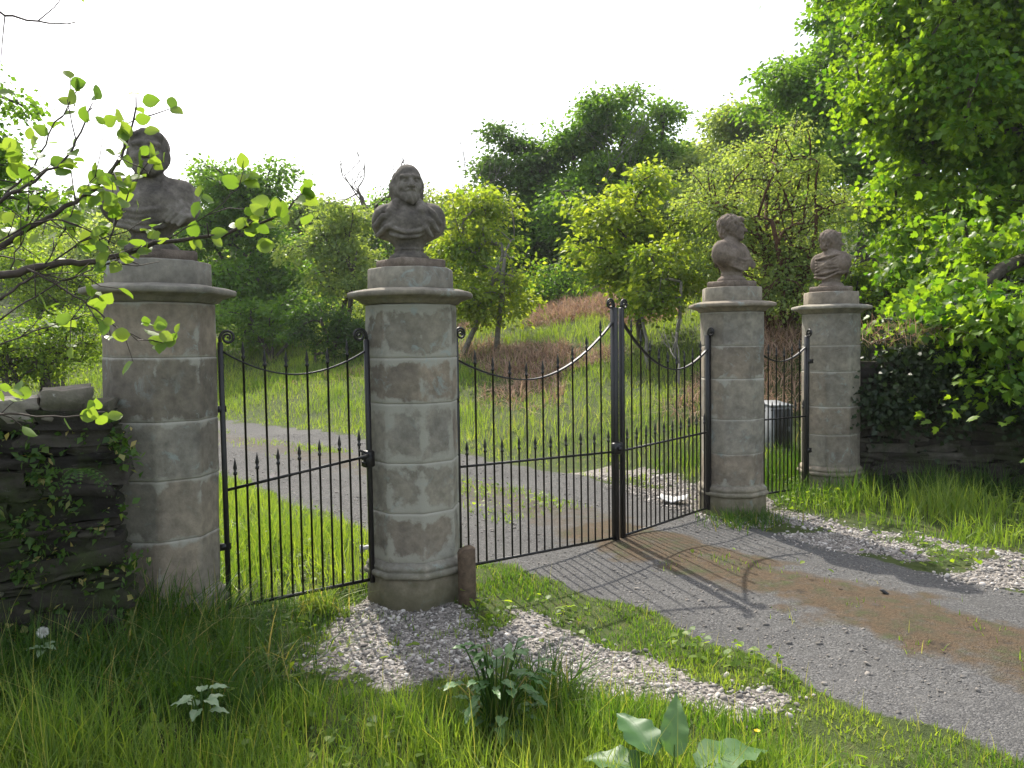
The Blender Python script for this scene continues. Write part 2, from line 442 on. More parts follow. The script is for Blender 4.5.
def road_mask(x, y):
    sd = drive_sd(x, y); hw = hwid(x, y)
    return 1 - sstep(np.abs(sd) + 0.25 * (vn(x, y, 0.35, 26) - 0.5), hw - 0.12, hw + 0.08)

def moss_mask(x, y):
    sd = drive_sd(x, y); v = behind(x, y)
    m_ = 1 - sstep(np.abs(sd - 0.03) + 0.34 * (vn(x, y, 0.25, 27) - 0.5) + .14 * (vn(x, y, .08, 28) - .5), 0.28, 0.56)
    return m_ * np.where(v < 0.5, 1, 0.55)

def spaced(c0, fine, step, far, g=1.18):
    a = [0.0]
    s = step
    while a[-1] < far:
        if a[-1] > fine: s *= g
        a.append(a[-1] + s)
    return c0 + np.array(a)
xs = np.concatenate([-spaced(0, 3.2, 0.045, 260)[:0:-1], spaced(0, 5.5, 0.045, 260)])
ys = np.concatenate([2.4 - spaced(0, 0.0, 0.06, 120)[:0:-1], spaced(2.4, 8.0, 0.045, 420, 1.1)])
gx, gy = np.meshgrid(xs, ys)
gz = terrain(gx, gy)
nx, ny = len(xs), len(ys)
ii = (np.arange(ny - 1)[:, None] * nx + np.arange(nx - 1)[None]).ravel()
gm = MB(); gm.add(np.stack([gx, gy, gz], -1), np.stack([ii, ii + 1, ii + nx + 1, ii + nx], -1))
fx, fy = gx.ravel(), gy.ravel()
s_ = drive_sd(fx, fy) - hwid(fx, fy)
brown = sstep(np.arctan2(fx, np.maximum(fy, .1)), -.1, .0) * sstep(s_, 2.2, 4.5) * (1 - sstep(np.hypot(fx, fy), 24, 32)) * sstep(behind(fx, fy), 2, 4) * sstep(vn(fx, fy, 1.6, 40), 0.35, 0.6)
gobj = gm.build('ground', M['ground'], smooth=True, extra={'road': road_mask(fx, fy), 'chips': chips_mask(fx, fy), 'moss': moss_mask(fx, fy), 'bankbrown': brown})
tag(gobj, kind='structure')

# ------------------------------------------------------------------ pillars
TH = GANG - math.pi / 2 - math.pi / 4      # a face normal
def octr(th, rad, rnd=0.0):
    q = np.mod(th - TH + math.pi / 8, math.pi / 4) - math.pi / 8
    o = rad * math.cos(math.pi / 8) / np.cos(q)
    return o * (1 - rnd) + rad * 0.975 * rnd

def ring_solid(prof, ths, a=None, jit=None):
    """prof: (z, radius, rounding) rings"""
    V = []
    for z, r, rd in prof:
        rr = octr(ths, r, rd)
        V.append(np.stack([rr * np.cos(ths), rr * np.sin(ths), np.full_like(ths, z)], -1))
    n = len(ths); m = len(prof)
    V = np.concatenate(V)
    i = np.arange(m - 1)[:, None] * n; j = np.arange(n)[None]; k = (j + 1) % n
    Q = np.stack([i + j, i + k, i + n + k, i + n + j], -1).reshape(-1, 4)
    return V, Q, np.arange(n)[::-1], np.arange(n) + (m - 1) * n

def oct_thetas(per):
    vs = TH + math.pi / 8 + np.arange(8) * math.pi / 4
    out_ = []
    for k in range(8):
        a0, a1 = vs[k], vs[k] + math.pi / 4
        p0 = np.array([math.cos(a0), math.sin(a0)]); p1 = np.array([math.cos(a1), math.sin(a1)])
        for t in np.arange(per) / per:
            p = p0 * (1 - t) + p1 * t
            out_.append(math.atan2(p[1], p[0]))
    return np.array(out_)

JOINTS = [0.27, 0.575, 0.872, 1.204, 1.5, 1.80]
def make_pillar(x, y, label, zoff=0.0, lean=0.0, seed=0, pal=0.0):
    r = np.random.default_rng(seed)
    root = empty('stone_pillar', (x, y, 0)); tag(root, label, 'gate pillar', 'octagonal gate pillars')
    ths = oct_thetas(8); n = len(ths)
    joints = [j + r.uniform(-0.02, 0.02) if 0 < k < 5 else j for k, j in enumerate(JOINTS)]
    # shaft
    mb = MB(); pds = []
    for c in range(5):
        z0, z1 = joints[c], joints[c + 1]
        zz = np.concatenate([[z0, z0 + 0.006], np.linspace(z0 + 0.02, z1 - 0.02, 9), [z1 - 0.006, z1]])
        rad = 0.28 + r.uniform(-0.003, 0.003)
        prof = [(z, rad - (0.005 if k in (0, len(zz) - 1) else 0), 0.0) for k, z in enumerate(zz)]
        V, Q, b0, b1 = ring_solid(prof, ths)
        zv = V[:, 2]
        # vertical joints at every second corner, staggered course to course
        kk = np.tile(np.arange(n), len(zz)); corner = ((c % 2) * 8 + 8 * 0)
        dd = np.mod(kk, 8); dd = np.minimum(dd, 8 - dd) * 0.0268
        pds.append(np.minimum(np.minimum(zv - z0, z1 - zv), np.clip(dd * 1.2 + 0.022, 0, 0.3)))
        V = V + 0.004 * (np.stack([vn(V[:, 2] * 9, kk * .7, 1, seed + 3), vn(V[:, 2] * 9, kk * .7, 1, seed + 4), np.zeros(len(V))], -1) - 0.5)
        fr = np.clip(r.random() + r.normal(0, .3, 8), 0, 1)
        if c % 2: fr[1::2] = fr[0::2]
        else: fr[0::2] = np.roll(fr, 1)[0::2]
        mb.add(V, Q, b0, b1, a=fr[(kk // 8) % 8])
    sh = mb.build('shaft', M['pillar'], root, extra={'pd': np.concatenate(pds), 'pal': np.full(sum(len(q) for q in pds), pal)})
    # moulded base and footing
    ths2 = oct_thetas(4)
    mb = MB()
    mb.add(*ring_solid([(-0.25, 0.305, 0.08), (0.165, 0.302, 0.08), (0.185, 0.296, 0.1)], ths2), a=r.random())
    mb.add(*ring_solid([(0.178, 0.318, 0.1), (0.19, 0.325, 0.1), (0.205, 0.325, 0.1), (0.214, 0.315, 0.1), (0.216, 0.30, 0.1),
                        (0.225, 0.308, 0.1), (0.238, 0.31, 0.1), (0.25, 0.302, 0.1), (0.268, 0.284, 0.1), (0.275, 0.27, 0.1)], ths2), a=r.random())
    mb.build('base_moulding', M['capstone'], root)
    # cornice
    mb = MB()
    P_ = [(1.80, 0.283, .0), (1.806, 0.30, .0), (1.822, 0.315, .02), (1.836, 0.35, .05), (1.842, 0.378, .08), (1.847, 0.387, .08), (1.868, 0.389, .08), (1.874, 0.383, .08), (1.887, 0.335, .05), (1.896, 0.265, .0)]
    V, Q, b0, b1 = ring_solid(P_, oct_thetas(8))
    V = V + 0.006 * (np.stack([vn(V[:, 0] * 8, V[:, 1] * 8, 1, seed + 8), vn(V[:, 0] * 8, V[:, 1] * 8, 1, seed + 9), 0.8 * vn(V[:, 0] * 5, V[:, 1] * 5, 1, seed + 10)], -1) - 0.5)
    mb.add(V, Q, b0, b1, a=r.random())
    mb.build('cornice', M['capstone'], root)
    mb = MB()
    mb.add(*ring_solid([(1.885, 0.262, .0), (1.90, 0.265, .0), (2.010, 0.263, .0), (2.018, 0.255, .02)], ths2), a=r.random())
    mb.build('die_block', M['capstone'], root)
    mb = MB()
    box(mb, (0, 0, 2.045), (0.31, 0.31, 0.06), rotz(GANG + r.uniform(-.1, .1)), a=r.random(), bev=0.008)
    mb.build('plinth_slab', M['bust_red'], root)
    root.rotation_euler = (0, lean, 0)
    return root
make_pillar(*PIL[0], 'nearest stone pillar, half hidden by alder twigs and joined to the mossy stone wall', seed=1, pal=0.03, lean=R(0.9))
make_pillar(*PIL[1], 'stone pillar with patchy mortar between the narrow gate and the wide gate, under the bearded bust', seed=2, pal=-0.014, lean=R(0.2))
make_pillar(*PIL[2], 'stone pillar beyond the wide gate, under the bust of a young man facing right', seed=3, pal=0.035)
make_pillar(*PIL[3], 'farthest stone pillar, beside the dark overgrown wall', seed=4, pal=0.055)

# ------------------------------------------------------------------ busts: smooth implicit sculpting, meshed by surface nets
def sdf_ell(P, c, r):
    q = (P - np.array(c, np.float32)) / np.array(r, np.float32)
    k = np.linalg.norm(q, axis=-1)
    return (k - 1) * min(r) * (0.35 + 0.65 * np.clip(k, 0, 1)) if min(r) < 0.4 * max(r) else (k - 1) * float(np.mean(r))

def sdf_cap(P, a, b, ra, rb=None):
    a = np.array(a, np.float32); b = np.array(b, np.float32)
    rb = ra if rb is None else rb
    ab = b - a; t = np.clip(((P - a) @ ab) / float(ab @ ab), 0, 1)
    return np.linalg.norm(P - a - t[..., None] * ab, axis=-1) - (ra + (rb - ra) * t)

def smin(a, b, k):
    h = np.clip(0.5 + 0.5 * (b - a) / k, 0, 1)
    return b * (1 - h) + a * h - k * h * (1 - h)

def smax(a, b, k): return -smin(-a, -b, k)

def chain(P, pts, rads):
    f = None
    for i in range(len(pts) - 1):
        d = sdf_cap(P, pts[i], pts[i + 1], rads[i], rads[i + 1])
        f = d if f is None else np.minimum(f, d)
    return f

def head_sdf(P, yaw, hair, pitch=0.0):
    """returns distance of head (face towards -Y before yaw); pivot at the neck"""
    c, s = math.cos(yaw), math.sin(yaw)
    piv = np.array([0, 0, 0.36], np.float32)
    Q = P - piv
    x = Q[..., 0] * c + Q[..., 1] * s; y = -Q[..., 0] * s + Q[..., 1] * c; z = Q[..., 2]
    cp, sp = math.cos(pitch), math.sin(pitch)
    y, z = y * cp - z * sp, y * sp + z * cp
    HS = 1.0 if hair == 'curly' else 1.08
    P = np.stack([x, y, z], -1) / HS + piv
    xa = np.abs(P[..., 0]); S = P.copy(); S[..., 0] = xa                 # mirrored space
    f = sdf_ell(P, (0, 0.005, 0.472), (0.079, 0.098, 0.098))
    f = smin(f, sdf_ell(P, (0, -0.035, 0.425), (0.062, 0.066, 0.076)), 0.03)
    f = smin(f, sdf_ell(P, (0, -0.076, 0.375), (0.03, 0.026, 0.022)), 0.022)
    f = smin(f, sdf_cap(S, (0.058, 0.0, 0.415), (0.02, -0.07, 0.375), 0.022), 0.025)
    f = smin(f, sdf_ell(S, (0.043, -0.068, 0.432), (0.02, 0.02, 0.02)), 0.02)    # cheekbone
    f = smin(f, sdf_cap(S, (0.012, -0.095, 0.486), (0.05, -0.078, 0.484), 0.011), 0.014)  # brow
    f = smax(f, -sdf_ell(S, (0.033, -0.107, 0.462), (0.021, 0.024, 0.014)), 0.008)         # sockets
    f = smin(f, sdf_ell(S, (0.032, -0.078, 0.463), (0.015, 0.015, 0.011)), 0.004)
    f = smin(f, sdf_cap(P, (0, -0.09, 0.48), (0, -0.122, 0.432), 0.009, 0.0135), 0.01)
    f = smin(f, sdf_ell(S, (0.013, -0.106, 0.431), (0.009, 0.011, 0.008)), 0.006)
    f = smin(f, sdf_cap(S, (0.0, -0.102, 0.409), (0.022, -0.092, 0.406), 0.007), 0.006)
    f = smin(f, sdf_cap(S, (0.0, -0.099, 0.393), (0.017, -0.091, 0.395), 0.0075), 0.006)
    f = smax(f, -sdf_cap(S, (0.0, -0.113, 0.401), (0.025, -0.1, 0.4), 0.0035), 0.004)
    f = smin(f, sdf_ell(S, (0.08, 0.006, 0.447), (0.012, 0.024, 0.033)), 0.006)
    X, Y, Z = P[..., 0], P[..., 1], P[..., 2]
    if hair == 'balding':
        w_ = 0.006 * np.sin(95 * Z + 30 * Y + 20 * X) * np.sin(60 * Y + 25 * Z)
        h = sdf_ell(S, (0.062, 0.035, 0.435), (0.036, 0.062, 0.082)) + w_
        h = smin(h, sdf_ell(P, (0, 0.075, 0.435), (0.07, 0.04, 0.085)) + w_, 0.03)
        f = smin(f, h, 0.008)
        w2 = 0.004 * np.sin(150 * X) * np.sin(90 * Z + 40 * X)
        f = smin(f, sdf_ell(P, (0, -0.084, 0.366), (0.032, 0.028, 0.036)) + w2, 0.01)
        f = smin(f, sdf_cap(S, (0.004, -0.106, 0.415), (0.032, -0.09, 0.405), 0.007, 0.004), 0.004)
        f = smin(f, sdf_cap(S, (0.058, -0.01, 0.425), (0.03, -0.072, 0.376), 0.018) + w2, 0.01)
    elif hair == 'curly':
        w_ = 0.0085 * np.sin(88 * X + 2) * np.sin(88 * Y + 1) * np.sin(88 * Z) + 0.004 * np.sin(150 * X + 60 * Z) * np.sin(140 * Y)
        h = sdf_ell(P, (0, 0.022, 0.492), (0.093, 0.103, 0.09)) + w_
        h = smax(h, -(Y + 0.073 - 0.35 * np.maximum(Z - 0.51, 0)), 0.012)
        h = smin(h, sdf_ell(P, (0, 0.075, 0.43), (0.062, 0.035, 0.06)) + w_, 0.02)
        h = smin(h, sdf_cap(S, (0.045, -0.062, 0.53), (0.0, -0.085, 0.535), 0.021) + w_, 0.012)
        h = smin(h, sdf_cap(S, (0.08, -0.02, 0.47), (0.077, -0.02, 0.43), 0.012) + w_, 0.01)
        f = smin(f, h, 0.006)
    else:                                                               # short cropped hair, receding
        w_ = 0.004 * np.sin(110 * X + 40 * Z) * np.sin(100 * Y + 20 * Z)
        h = sdf_ell(P, (0, 0.02, 0.485), (0.087, 0.1, 0.09)) + w_
        h = smax(h, -(Y + 0.06), 0.012)
        h = smin(h, sdf_cap(S, (0.055, -0.05, 0.525), (0.0, -0.066, 0.538), 0.018) + w_, 0.012)
        f = smin(f, h, 0.006)
    return f * HS

def torso_sdf(P, kind):
    X, Y, Z = P[..., 0], P[..., 1], P[..., 2]
    xa = np.abs(X); S = P.copy(); S[..., 0] = xa
    f = sdf_ell(P, (0, 0.0, 0.215), (0.175, 0.112, 0.125))
    f = smin(f, sdf_ell(S, (0.15, 0.01, 0.235), (0.078, 0.085, 0.098)), 0.05)      # shoulders
    f = smin(f, sdf_cap(S, (0.03, 0.02, 0.335), (0.14, 0.015, 0.285), 0.04, 0.05), 0.05)  # trapezius
    f = smin(f, sdf_ell(S, (0.065, -0.085, 0.215), (0.075, 0.04, 0.06)), 0.04)     # chest
    f = smin(f, sdf_cap(P, (0, 0.018, 0.27), (0, -0.005, 0.405), 0.068, 0.056), 0.035)  # neck
    # under-cut towards the socle
    f = smin(f, sdf_cap(P, (0, 0.0, 0.06), (0, 0.0, 0.15), 0.078, 0.115), 0.04)
    # socle
    rr = np.hypot(X, Y)
    prof = 0.082 + 0.04 * sstep(-Z, -0.06, -0.015) + 0.012 * np.exp(-((Z - 0.062) / 0.008) ** 2)
    so = np.maximum(np.maximum((rr - prof) * 0.8, -Z), Z - 0.12)
    f = smin(f, so.astype(np.float32), 0.012)
    fold = []
    if kind == 'cloak':
        # turned-down collar, gathered sleeves and crossing folds
        fold += [([(0.045, -0.005, 0.372), (0.075, -0.045, 0.335), (0.088, -0.08, 0.285), (0.06, -0.1, 0.245)], [0.02, 0.028, 0.034, 0.018]),
                 ([(-0.045, -0.005, 0.372), (-0.078, -0.042, 0.335), (-0.092, -0.078, 0.285), (-0.062, -0.1, 0.245)], [0.02, 0.028, 0.034, 0.018]),
                 ([(0.1, -0.055, 0.325), (0.16, -0.075, 0.27), (0.2, -0.055, 0.215)], [0.014, 0.018, 0.012]),
                 ([(0.095, -0.09, 0.27), (0.15, -0.1, 0.22), (0.19, -0.075, 0.165)], [0.012, 0.017, 0.01]),
                 ([(0.08, -0.11, 0.225), (0.12, -0.115, 0.18), (0.15, -0.085, 0.135)], [0.01, 0.015, 0.01]),
                 ([(-0.12, -0.06, 0.32), (-0.17, -0.075, 0.285), (-0.205, -0.05, 0.24)], [0.014, 0.02, 0.012]),
                 ([(-0.09, -0.1, 0.265), (-0.14, -0.105, 0.255), (-0.2, -0.07, 0.2)], [0.01, 0.019, 0.014]),
                 ([(-0.06, -0.12, 0.21), (-0.12, -0.115, 0.19), (-0.18, -0.07, 0.15)], [0.01, 0.016, 0.012]),
                 ([(-0.13, -0.1, 0.215), (-0.06, -0.13, 0.175), (0.0, -0.125, 0.155), (0.08, -0.12, 0.165), (0.14, -0.09, 0.2)], [0.01, 0.012, 0.013, 0.012, 0.01]),
                 ([(-0.1, -0.1, 0.15), (-0.03, -0.12, 0.128), (0.06, -0.11, 0.132), (0.11, -0.08, 0.16)], [0.008, 0.011, 0.011, 0.008]),
                 ([(0.1, 0.09, 0.3), (0.06, 0.11, 0.22), (0.03, 0.1, 0.14)], [0.012, 0.015, 0.01]),
                 ([(-0.1, 0.09, 0.3), (-0.07, 0.11, 0.22), (-0.03, 0.1, 0.14)], [0.012, 0.015, 0.01])]
    elif kind == 'toga':
        for k in range(6):                                              # folds falling over the far shoulder and round the chest
            a = k * 0.024
            fold.append(([(0.06 + a, 0.06, 0.345 - a * .8), (0.075 + a, -0.03, 0.335 - a * .8), (0.085 + a, -0.09, 0.28 - a), (0.08 + a * .9, -0.115, 0.2 - a * .4), (0.03 + a, -0.12, 0.15 - a * .3)],
                         [0.01, 0.012, 0.013, 0.011, 0.008]))
        for k in range(4):
            zz = 0.185 - k * 0.026
            fold.append(([(-0.2 + k * .025, -0.02, zz + 0.05), (-0.13, -0.1, zz + 0.01), (-0.03, -0.13 + k * .006, zz - 0.012), (0.07, -0.122 + k * .006, zz), (0.14, -0.08, zz + 0.03)],
                         [0.009, 0.012, 0.013, 0.012, 0.009]))
        for k in range(5):
            fold.append(([(-0.15 + k * .06, 0.075, 0.3), (-0.13 + k * .055, 0.108, 0.22), (-0.08 + k * .035, 0.1, 0.13)], [0.008, 0.012, 0.008]))
    else:                                                               # mantle wrapped round the back
        for k in range(7):
            zz = 0.315 - k * 0.031
            q = 0.03 * math.sin(k * 1.3)
            fold.append(([(-0.1, -0.09, zz - 0.05), (-0.195, -0.01, zz - 0.02 + q), (-0.15, 0.085, zz - 0.0), (-0.03, 0.12, zz - 0.02 - q), (0.1, 0.1, zz - 0.03), (0.2, 0.01, zz - 0.02), (0.12, -0.09, zz - 0.06)],
                         [0.007, 0.011, 0.011, 0.012, 0.011, 0.01, 0.007]))
        for k in range(3):
            a = k * 0.03
            fold.append(([(0.05 + a, 0.05, 0.345 - a), (0.07 + a, -0.06, 0.32 - a), (0.03 + a, -0.13, 0.23 - a), (-0.05, -0.13, 0.17 - a * .6)], [0.01, 0.013, 0.013, 0.009]))
    for pts, rad in fold:
        P2 = [np.array(p, float) for p in pts]
        f = smin(f, chain(P, P2, [q * 1.12 for q in rad]), 0.01)
    return f

def surface_nets(f, org, h):
    s = f < 0
    nx_, ny_, nz_ = f.shape
    corners = [(i, j, k) for i in (0, 1) for j in (0, 1) for k in (0, 1)]
    def cut(a, o): return a[o[0]:nx_ - 1 + o[0], o[1]:ny_ - 1 + o[1], o[2]:nz_ - 1 + o[2]]
    cs = [cut(s, o) for o in corners]; cnt = sum(c.astype(np.int8) for c in cs)
    act = (cnt > 0) & (cnt < 8)
    idx = np.full(act.shape, -1, np.int64); w_ = np.argwhere(act); idx[act] = np.arange(len(w_))
    acc = np.zeros((len(w_), 3)); n_ = np.zeros(len(w_))
    fv = {o: cut(f, o)[act] for o in corners}
    for a in corners:
        for ax in range(3):
            if a[ax] == 0:
                b = list(a); b[ax] = 1; b = tuple(b)
                A, B = fv[a], fv[b]; m_ = (A < 0) != (B < 0)
                t = A / np.where(m_, A - B, 1)
                p = np.array(a, float)[None].repeat(len(w_), 0); p[:, ax] += t
                acc[m_] += p[m_]; n_[m_] += 1
    V = (w_ + acc / n_[:, None]) * h + org
    Fs = []
    for ax in range(3):
        o = [0, 0, 0]; o[ax] = 1
        a = s[:nx_ - o[0], :ny_ - o[1], :nz_ - o[2]]; b = s[o[0]:, o[1]:, o[2]:]
        ch = np.argwhere(a != b)
        u, v_ = [(1, 2), (2, 0), (0, 1)][ax]
        ok = (ch[:, u] > 0) & (ch[:, v_] > 0); ch = ch[ok]
        ch = ch[(ch[:, 0] < nx_ - 1) & (ch[:, 1] < ny_ - 1) & (ch[:, 2] < nz_ - 1)]
        def g(du, dv):
            c = ch.copy(); c[:, u] -= du; c[:, v_] -= dv
            return idx[c[:, 0], c[:, 1], c[:, 2]]
        q = np.stack([g(1, 1), g(0, 1), g(0, 0), g(1, 0)], -1)
        flip = ~a[ch[:, 0], ch[:, 1], ch[:, 2]]
        q[flip] = q[flip][:, ::-1]
        Fs.append(q[(q >= 0).all(1)])
    return V, np.concatenate(Fs)

def make_bust(pil, face, yaw, kind, hair, label, mat_, h=0.0046, scale=1.0, pitch=0.0, top=2.072):
    lo = np.array([-0.262, -0.172, -0.012]); hi = np.array([0.262, 0.172, 0.61])
    ax = [np.arange(a, b, h) for a, b in zip(lo, hi)]
    P = np.stack(np.meshgrid(*ax, indexing='ij'), -1).astype(np.float32)
    f = torso_sdf(P, kind)
    zi = int((0.32 - lo[2]) / h)
    f[:, :, zi:] = smin(f[:, :, zi:], head_sdf(P[:, :, zi:], yaw, hair, pitch), 0.012)
    V, Fq = surface_nets(f, lo, h)
    mb = MB(); mb.add(V * scale, Fq, a=0.5)
    o = mb.build('stone_bust', M[mat_], smooth=True)
    o.location = (PIL[pil][0], PIL[pil][1], top); o.rotation_euler = (0, 0, face)
    tag(o, label, 'bust', 'carved busts on the gate pillars')
    return o
make_bust(0, R(10), R(8), 'toga', 'short', 'shadowed bust of a man in a draped toga behind alder leaves', 'bust', 0.0046, 1.1)
make_bust(1, R(0), R(18), 'cloak', 'balding', 'bust of a balding bearded man in a gathered cloak with broad collar', 'bust', 0.0046, 0.99)
make_bust(2, R(45), R(35), 'toga', 'curly', 'reddish bust of a curly haired young man looking to the right', 'bust_red', 0.0062, 1.03)
make_bust(3, R(118), R(-20), 'mantle', 'curly', 'reddish bust turned away, showing curly hair and a rounded draped back', 'bust_red', 0.0066, 0.99)

# ------------------------------------------------------------------ iron gates
def spear_bar(mb, p0, p1, r=0.0065, spear=True):
    p0 = np.asarray(p0, float); p1 = np.asarray(p1, float); d = unit(p1 - p0); L = np.linalg.norm(p1 - p0)
    if spear:
        tip = 0.085
        ts = [0, L - tip - 0.012, L - tip - 0.01, L - tip + 0.004, L - tip + 0.008, L - tip + 0.028, L - 0.02, L]
        rr = [r, r, r * 1.75, r * 1.75, r * 0.9, r * 1.75, r * 0.8, 0.0008]
    else:
        ts = [0, L]; rr = [r, r]
    tube(mb, [p0 + d * t for t in ts], rr, 7)

def make_gate(A, B, label, zb, zm, swoop, postA, postB, tall, order, scrollA=True, scrollB=True, box_at=None, faceA=0.0, faceB=0.0, rA=0.015, rB=0.015, lowA=None, lowB=None):
    """A,B plan points of the two stiles; zb, zm = (at A, at B); swoop = (zA, zlow, zB, tlow)"""
    A = np.array(A, float); B = np.array(B, float)
    root = empty('iron_gate', (A[0], A[1], 0)); tag(root, label, 'gate', 'wrought iron spear topped gates')
    L = np.linalg.norm(B - A); u = (B - A) / L
    def Pt(t, z, off=0.0):
        q = A + (B - A) * t + off * np.array([-u[1], u[0]])
        return np.array([q[0] - A[0], q[1] - A[1], z])
    lerp = lambda z, t: z[0] * (1 - t) + z[1] * t
    zA, zl, zB, tl = swoop
    def sw(t):
        return np.where(t < tl, zl + (zA - zl) * np.maximum((tl - t) / tl, 0.0) ** 1.9, zl + (zB - zl) * np.maximum((t - tl) / (1 - tl), 0.0) ** 1.9)
    def scroll(P0, dirv, r0=0.04):
        """a curl that leaves the top of a stile and rolls towards dirv"""
        mb = MB(); pts = []; rad = []
        for k in range(26):
            a = math.pi - k / 25 * math.pi * 3.3
            rr = r0 * (1 - 0.68 * k / 25)
            c = np.array([P0[0], P0[1], P0[2]]) + np.array([dirv[0], dirv[1], 0]) * r0
            pts.append(c + np.array([dirv[0], dirv[1], 0]) * (rr * math.cos(a)) + np.array([0, 0, 1.0]) * rr * math.sin(a))
            rad.append(0.009 - 0.0035 * k / 25)
        pts.insert(0, np.array(P0) - np.array([0, 0, 0.05])); rad.insert(0, 0.012)
        tube(mb, pts, rad, 8)
        c = np.array(P0) + np.array([dirv[0], dirv[1], 0]) * r0
        tube(mb, [c - np.array([-dirv[1], dirv[0], 0]) * .012, c + np.array([-dirv[1], dirv[0], 0]) * .010], 0.007, 8)
        return mb.build('scroll', M['iron'], root, smooth=False)
    for nm, t, ztop, zlo, rr, sc__, fc, dsg in (('hinge_stile', 0, postA, lowA, rA, scrollA, faceA, 1), ('latch_stile', 1, postB, lowB, rB, scrollB, faceB, -1)):
        mb = MB(); zlo = lerp(zb, t) - 0.02 if zlo is None else zlo
        tt = max(ztop - 0.06, 0.5)
        box(mb, Pt(t, (zlo + tt) / 2), (rr * 2, rr * 2, tt - zlo), rotz(math.atan2(u[1], u[0])), bev=0.004)
        mb.build(nm, M['iron'], root)
        if sc__:
            d = rotz(fc)[:2, :2] @ (u * dsg)
            scroll(Pt(t, ztop - 0.035), d)
    e = 0.012 / L
    for nm, zz, s2 in (('bottom_rail', zb, (0.012, 0.03)), ('middle_rail', zm, (0.012, 0.026))):
        mb = MB(); P0 = Pt(e, lerp(zz, e)); P1 = Pt(1 - e, lerp(zz, 1 - e)); d = P1 - P0
        ex = unit(d); ey = unit(np.cross([0, 0, 1.0], ex)); ez = np.cross(ex, ey)
        box(mb, (P0 + P1) / 2, (np.linalg.norm(d), s2[0], s2[1] * 0.6), np.stack([ex, ey, ez], -1)); mb.build(nm, M['iron'], root)
    mb = MB(); ts = np.linspace(e, 1 - e, 30)
    V = [];  # flat strap bent into a swag
    for t in ts:
        z = float(sw(t)); dz = float(sw(min(t + .01, 1)) - sw(max(t - .01, 0))); n2 = unit(np.array([-dz, 0.02 * L]))
        for a_, b_ in ((-1, -1), (1, -1), (1, 1), (-1, 1)):
            p = Pt(t, z + b_ * 0.0045 * n2[1], a_ * 0.014); p[:2] += u * (b_ * 0.0045 * n2[0]); V.append(p)
    i = np.arange(29)[:, None] * 4; j = np.arange(4)[None]; k = (j + 1) % 4
    mb.add(np.array(V), np.stack([i + j, i + k, i + 4 + k, i + 4 + j], -1).reshape(-1, 4), [0, 1, 2, 3], [119, 118, 117, 116])
    mb.build('top_rail', M['iron'], root, smooth=False)
    n = 2 * tall + 1
    for b in range(n):
        t = (b + 1) / (n + 1)
        is_tall = (b % 2 == 1)
        t += random.uniform(-0.002, 0.002)
        z1 = float(sw(t)) + 0.115 + 0.03 * random.random() if is_tall else lerp(zm, t) + 0.165 + 0.012 * random.random()
        mb = MB(); spear_bar(mb, Pt(t, lerp(zb, t)), Pt(t + random.uniform(-.0015, .0015), z1)); mb.build('bar', M['iron'], root)
    return root, Pt, u

P0, P1, P2, P3 = PIL
# narrow gate between the first two pillars
g1, Pt1, u1 = make_gate(at(224.5, 470, 4.42)[:2], at(369.5, 470, 4.76)[:2], 'narrow iron gate left of the bearded bust, standing in long grass', (0.10, 0.15), (0.765, 0.90), (1.545, 1.40, 1.53, 0.5), 1.65, 1.655, 6, 0, rA=0.014, rB=0.015)
mb = MB(); box(mb, Pt1(0.985, 0.885, -0.02), (0.06, 0.07, 0.10), rotz(GANG), bev=0.008)
tube(mb, [Pt1(0.98, 0.91, -0.06), Pt1(0.94, 0.905, -0.065), Pt1(0.885, 0.895, -0.06)], [0.012, 0.009, 0.007], 6); tube(mb, [Pt1(0.95, 0.93, -0.05), Pt1(0.91, 0.945, -0.06)], 0.006, 6)
tube(mb, [Pt1(0.97, 0.85, -0.04), Pt1(0.93, 0.875, -0.06)], 0.008, 6)
mb.build('lock_box', M['iron'], g1)
mb = MB(); box(mb, Pt1(-0.015, 1.22), (0.06, 0.03, 0.035), rotz(GANG)); mb.build('hinge', M['iron'], g1); mb = MB(); box(mb, Pt1(-0.015, 0.45), (0.06, 0.03, 0.035), rotz(GANG)); mb.build('hinge', M['iron'], g1)
# wide double gate
mid = at(617, 450, 6.10)[:2]
mA = mid - 0.021 * unit(mid - at(457, 450, 5.13)[:2]); mB = at(622.3, 450, 6.14)[:2]
g2, Pt2, u2 = make_gate(at(457.8, 450, 5.13)[:2], mA, 'wide gate leaf hung on the bearded bust\'s pillar', (0.11, 0.05), (0.765, 0.715), (1.46, 1.305, 1.72, 0.42), 1.66, 1.875, 9, 0, rA=0.014, rB=0.023)
mb = MB(); box(mb, Pt2(0.99, 0.745, -0.035), (0.1, 0.045, 0.09), rotz(GANG), bev=0.008); tube(mb, [Pt2(0.985, 0.745, -0.05), Pt2(0.985, 0.745, -0.085)], [0.02, 0.014], 8)
mb.build('lock_box', M['iron'], g2)
mb = MB(); box(mb, Pt2(-0.012, 1.2), (0.05, 0.03, 0.035), rotz(GANG)); mb.build('hinge', M['iron'], g2); mb = MB(); box(mb, Pt2(-0.012, 0.4), (0.05, 0.03, 0.035), rotz(GANG)); mb.build('hinge', M['iron'], g2)
g3, Pt3, u3 = make_gate(at(708.3, 430, 7.04)[:2], mB, 'wide gate leaf hung on the pillar of the curly haired young man\'s bust', (0.07, 0.05), (0.745, 0.715), (1.485, 1.315, 1.72, 0.40), 1.66, 1.875, 9, 0, faceA=R(70), rA=0.02, rB=0.018)
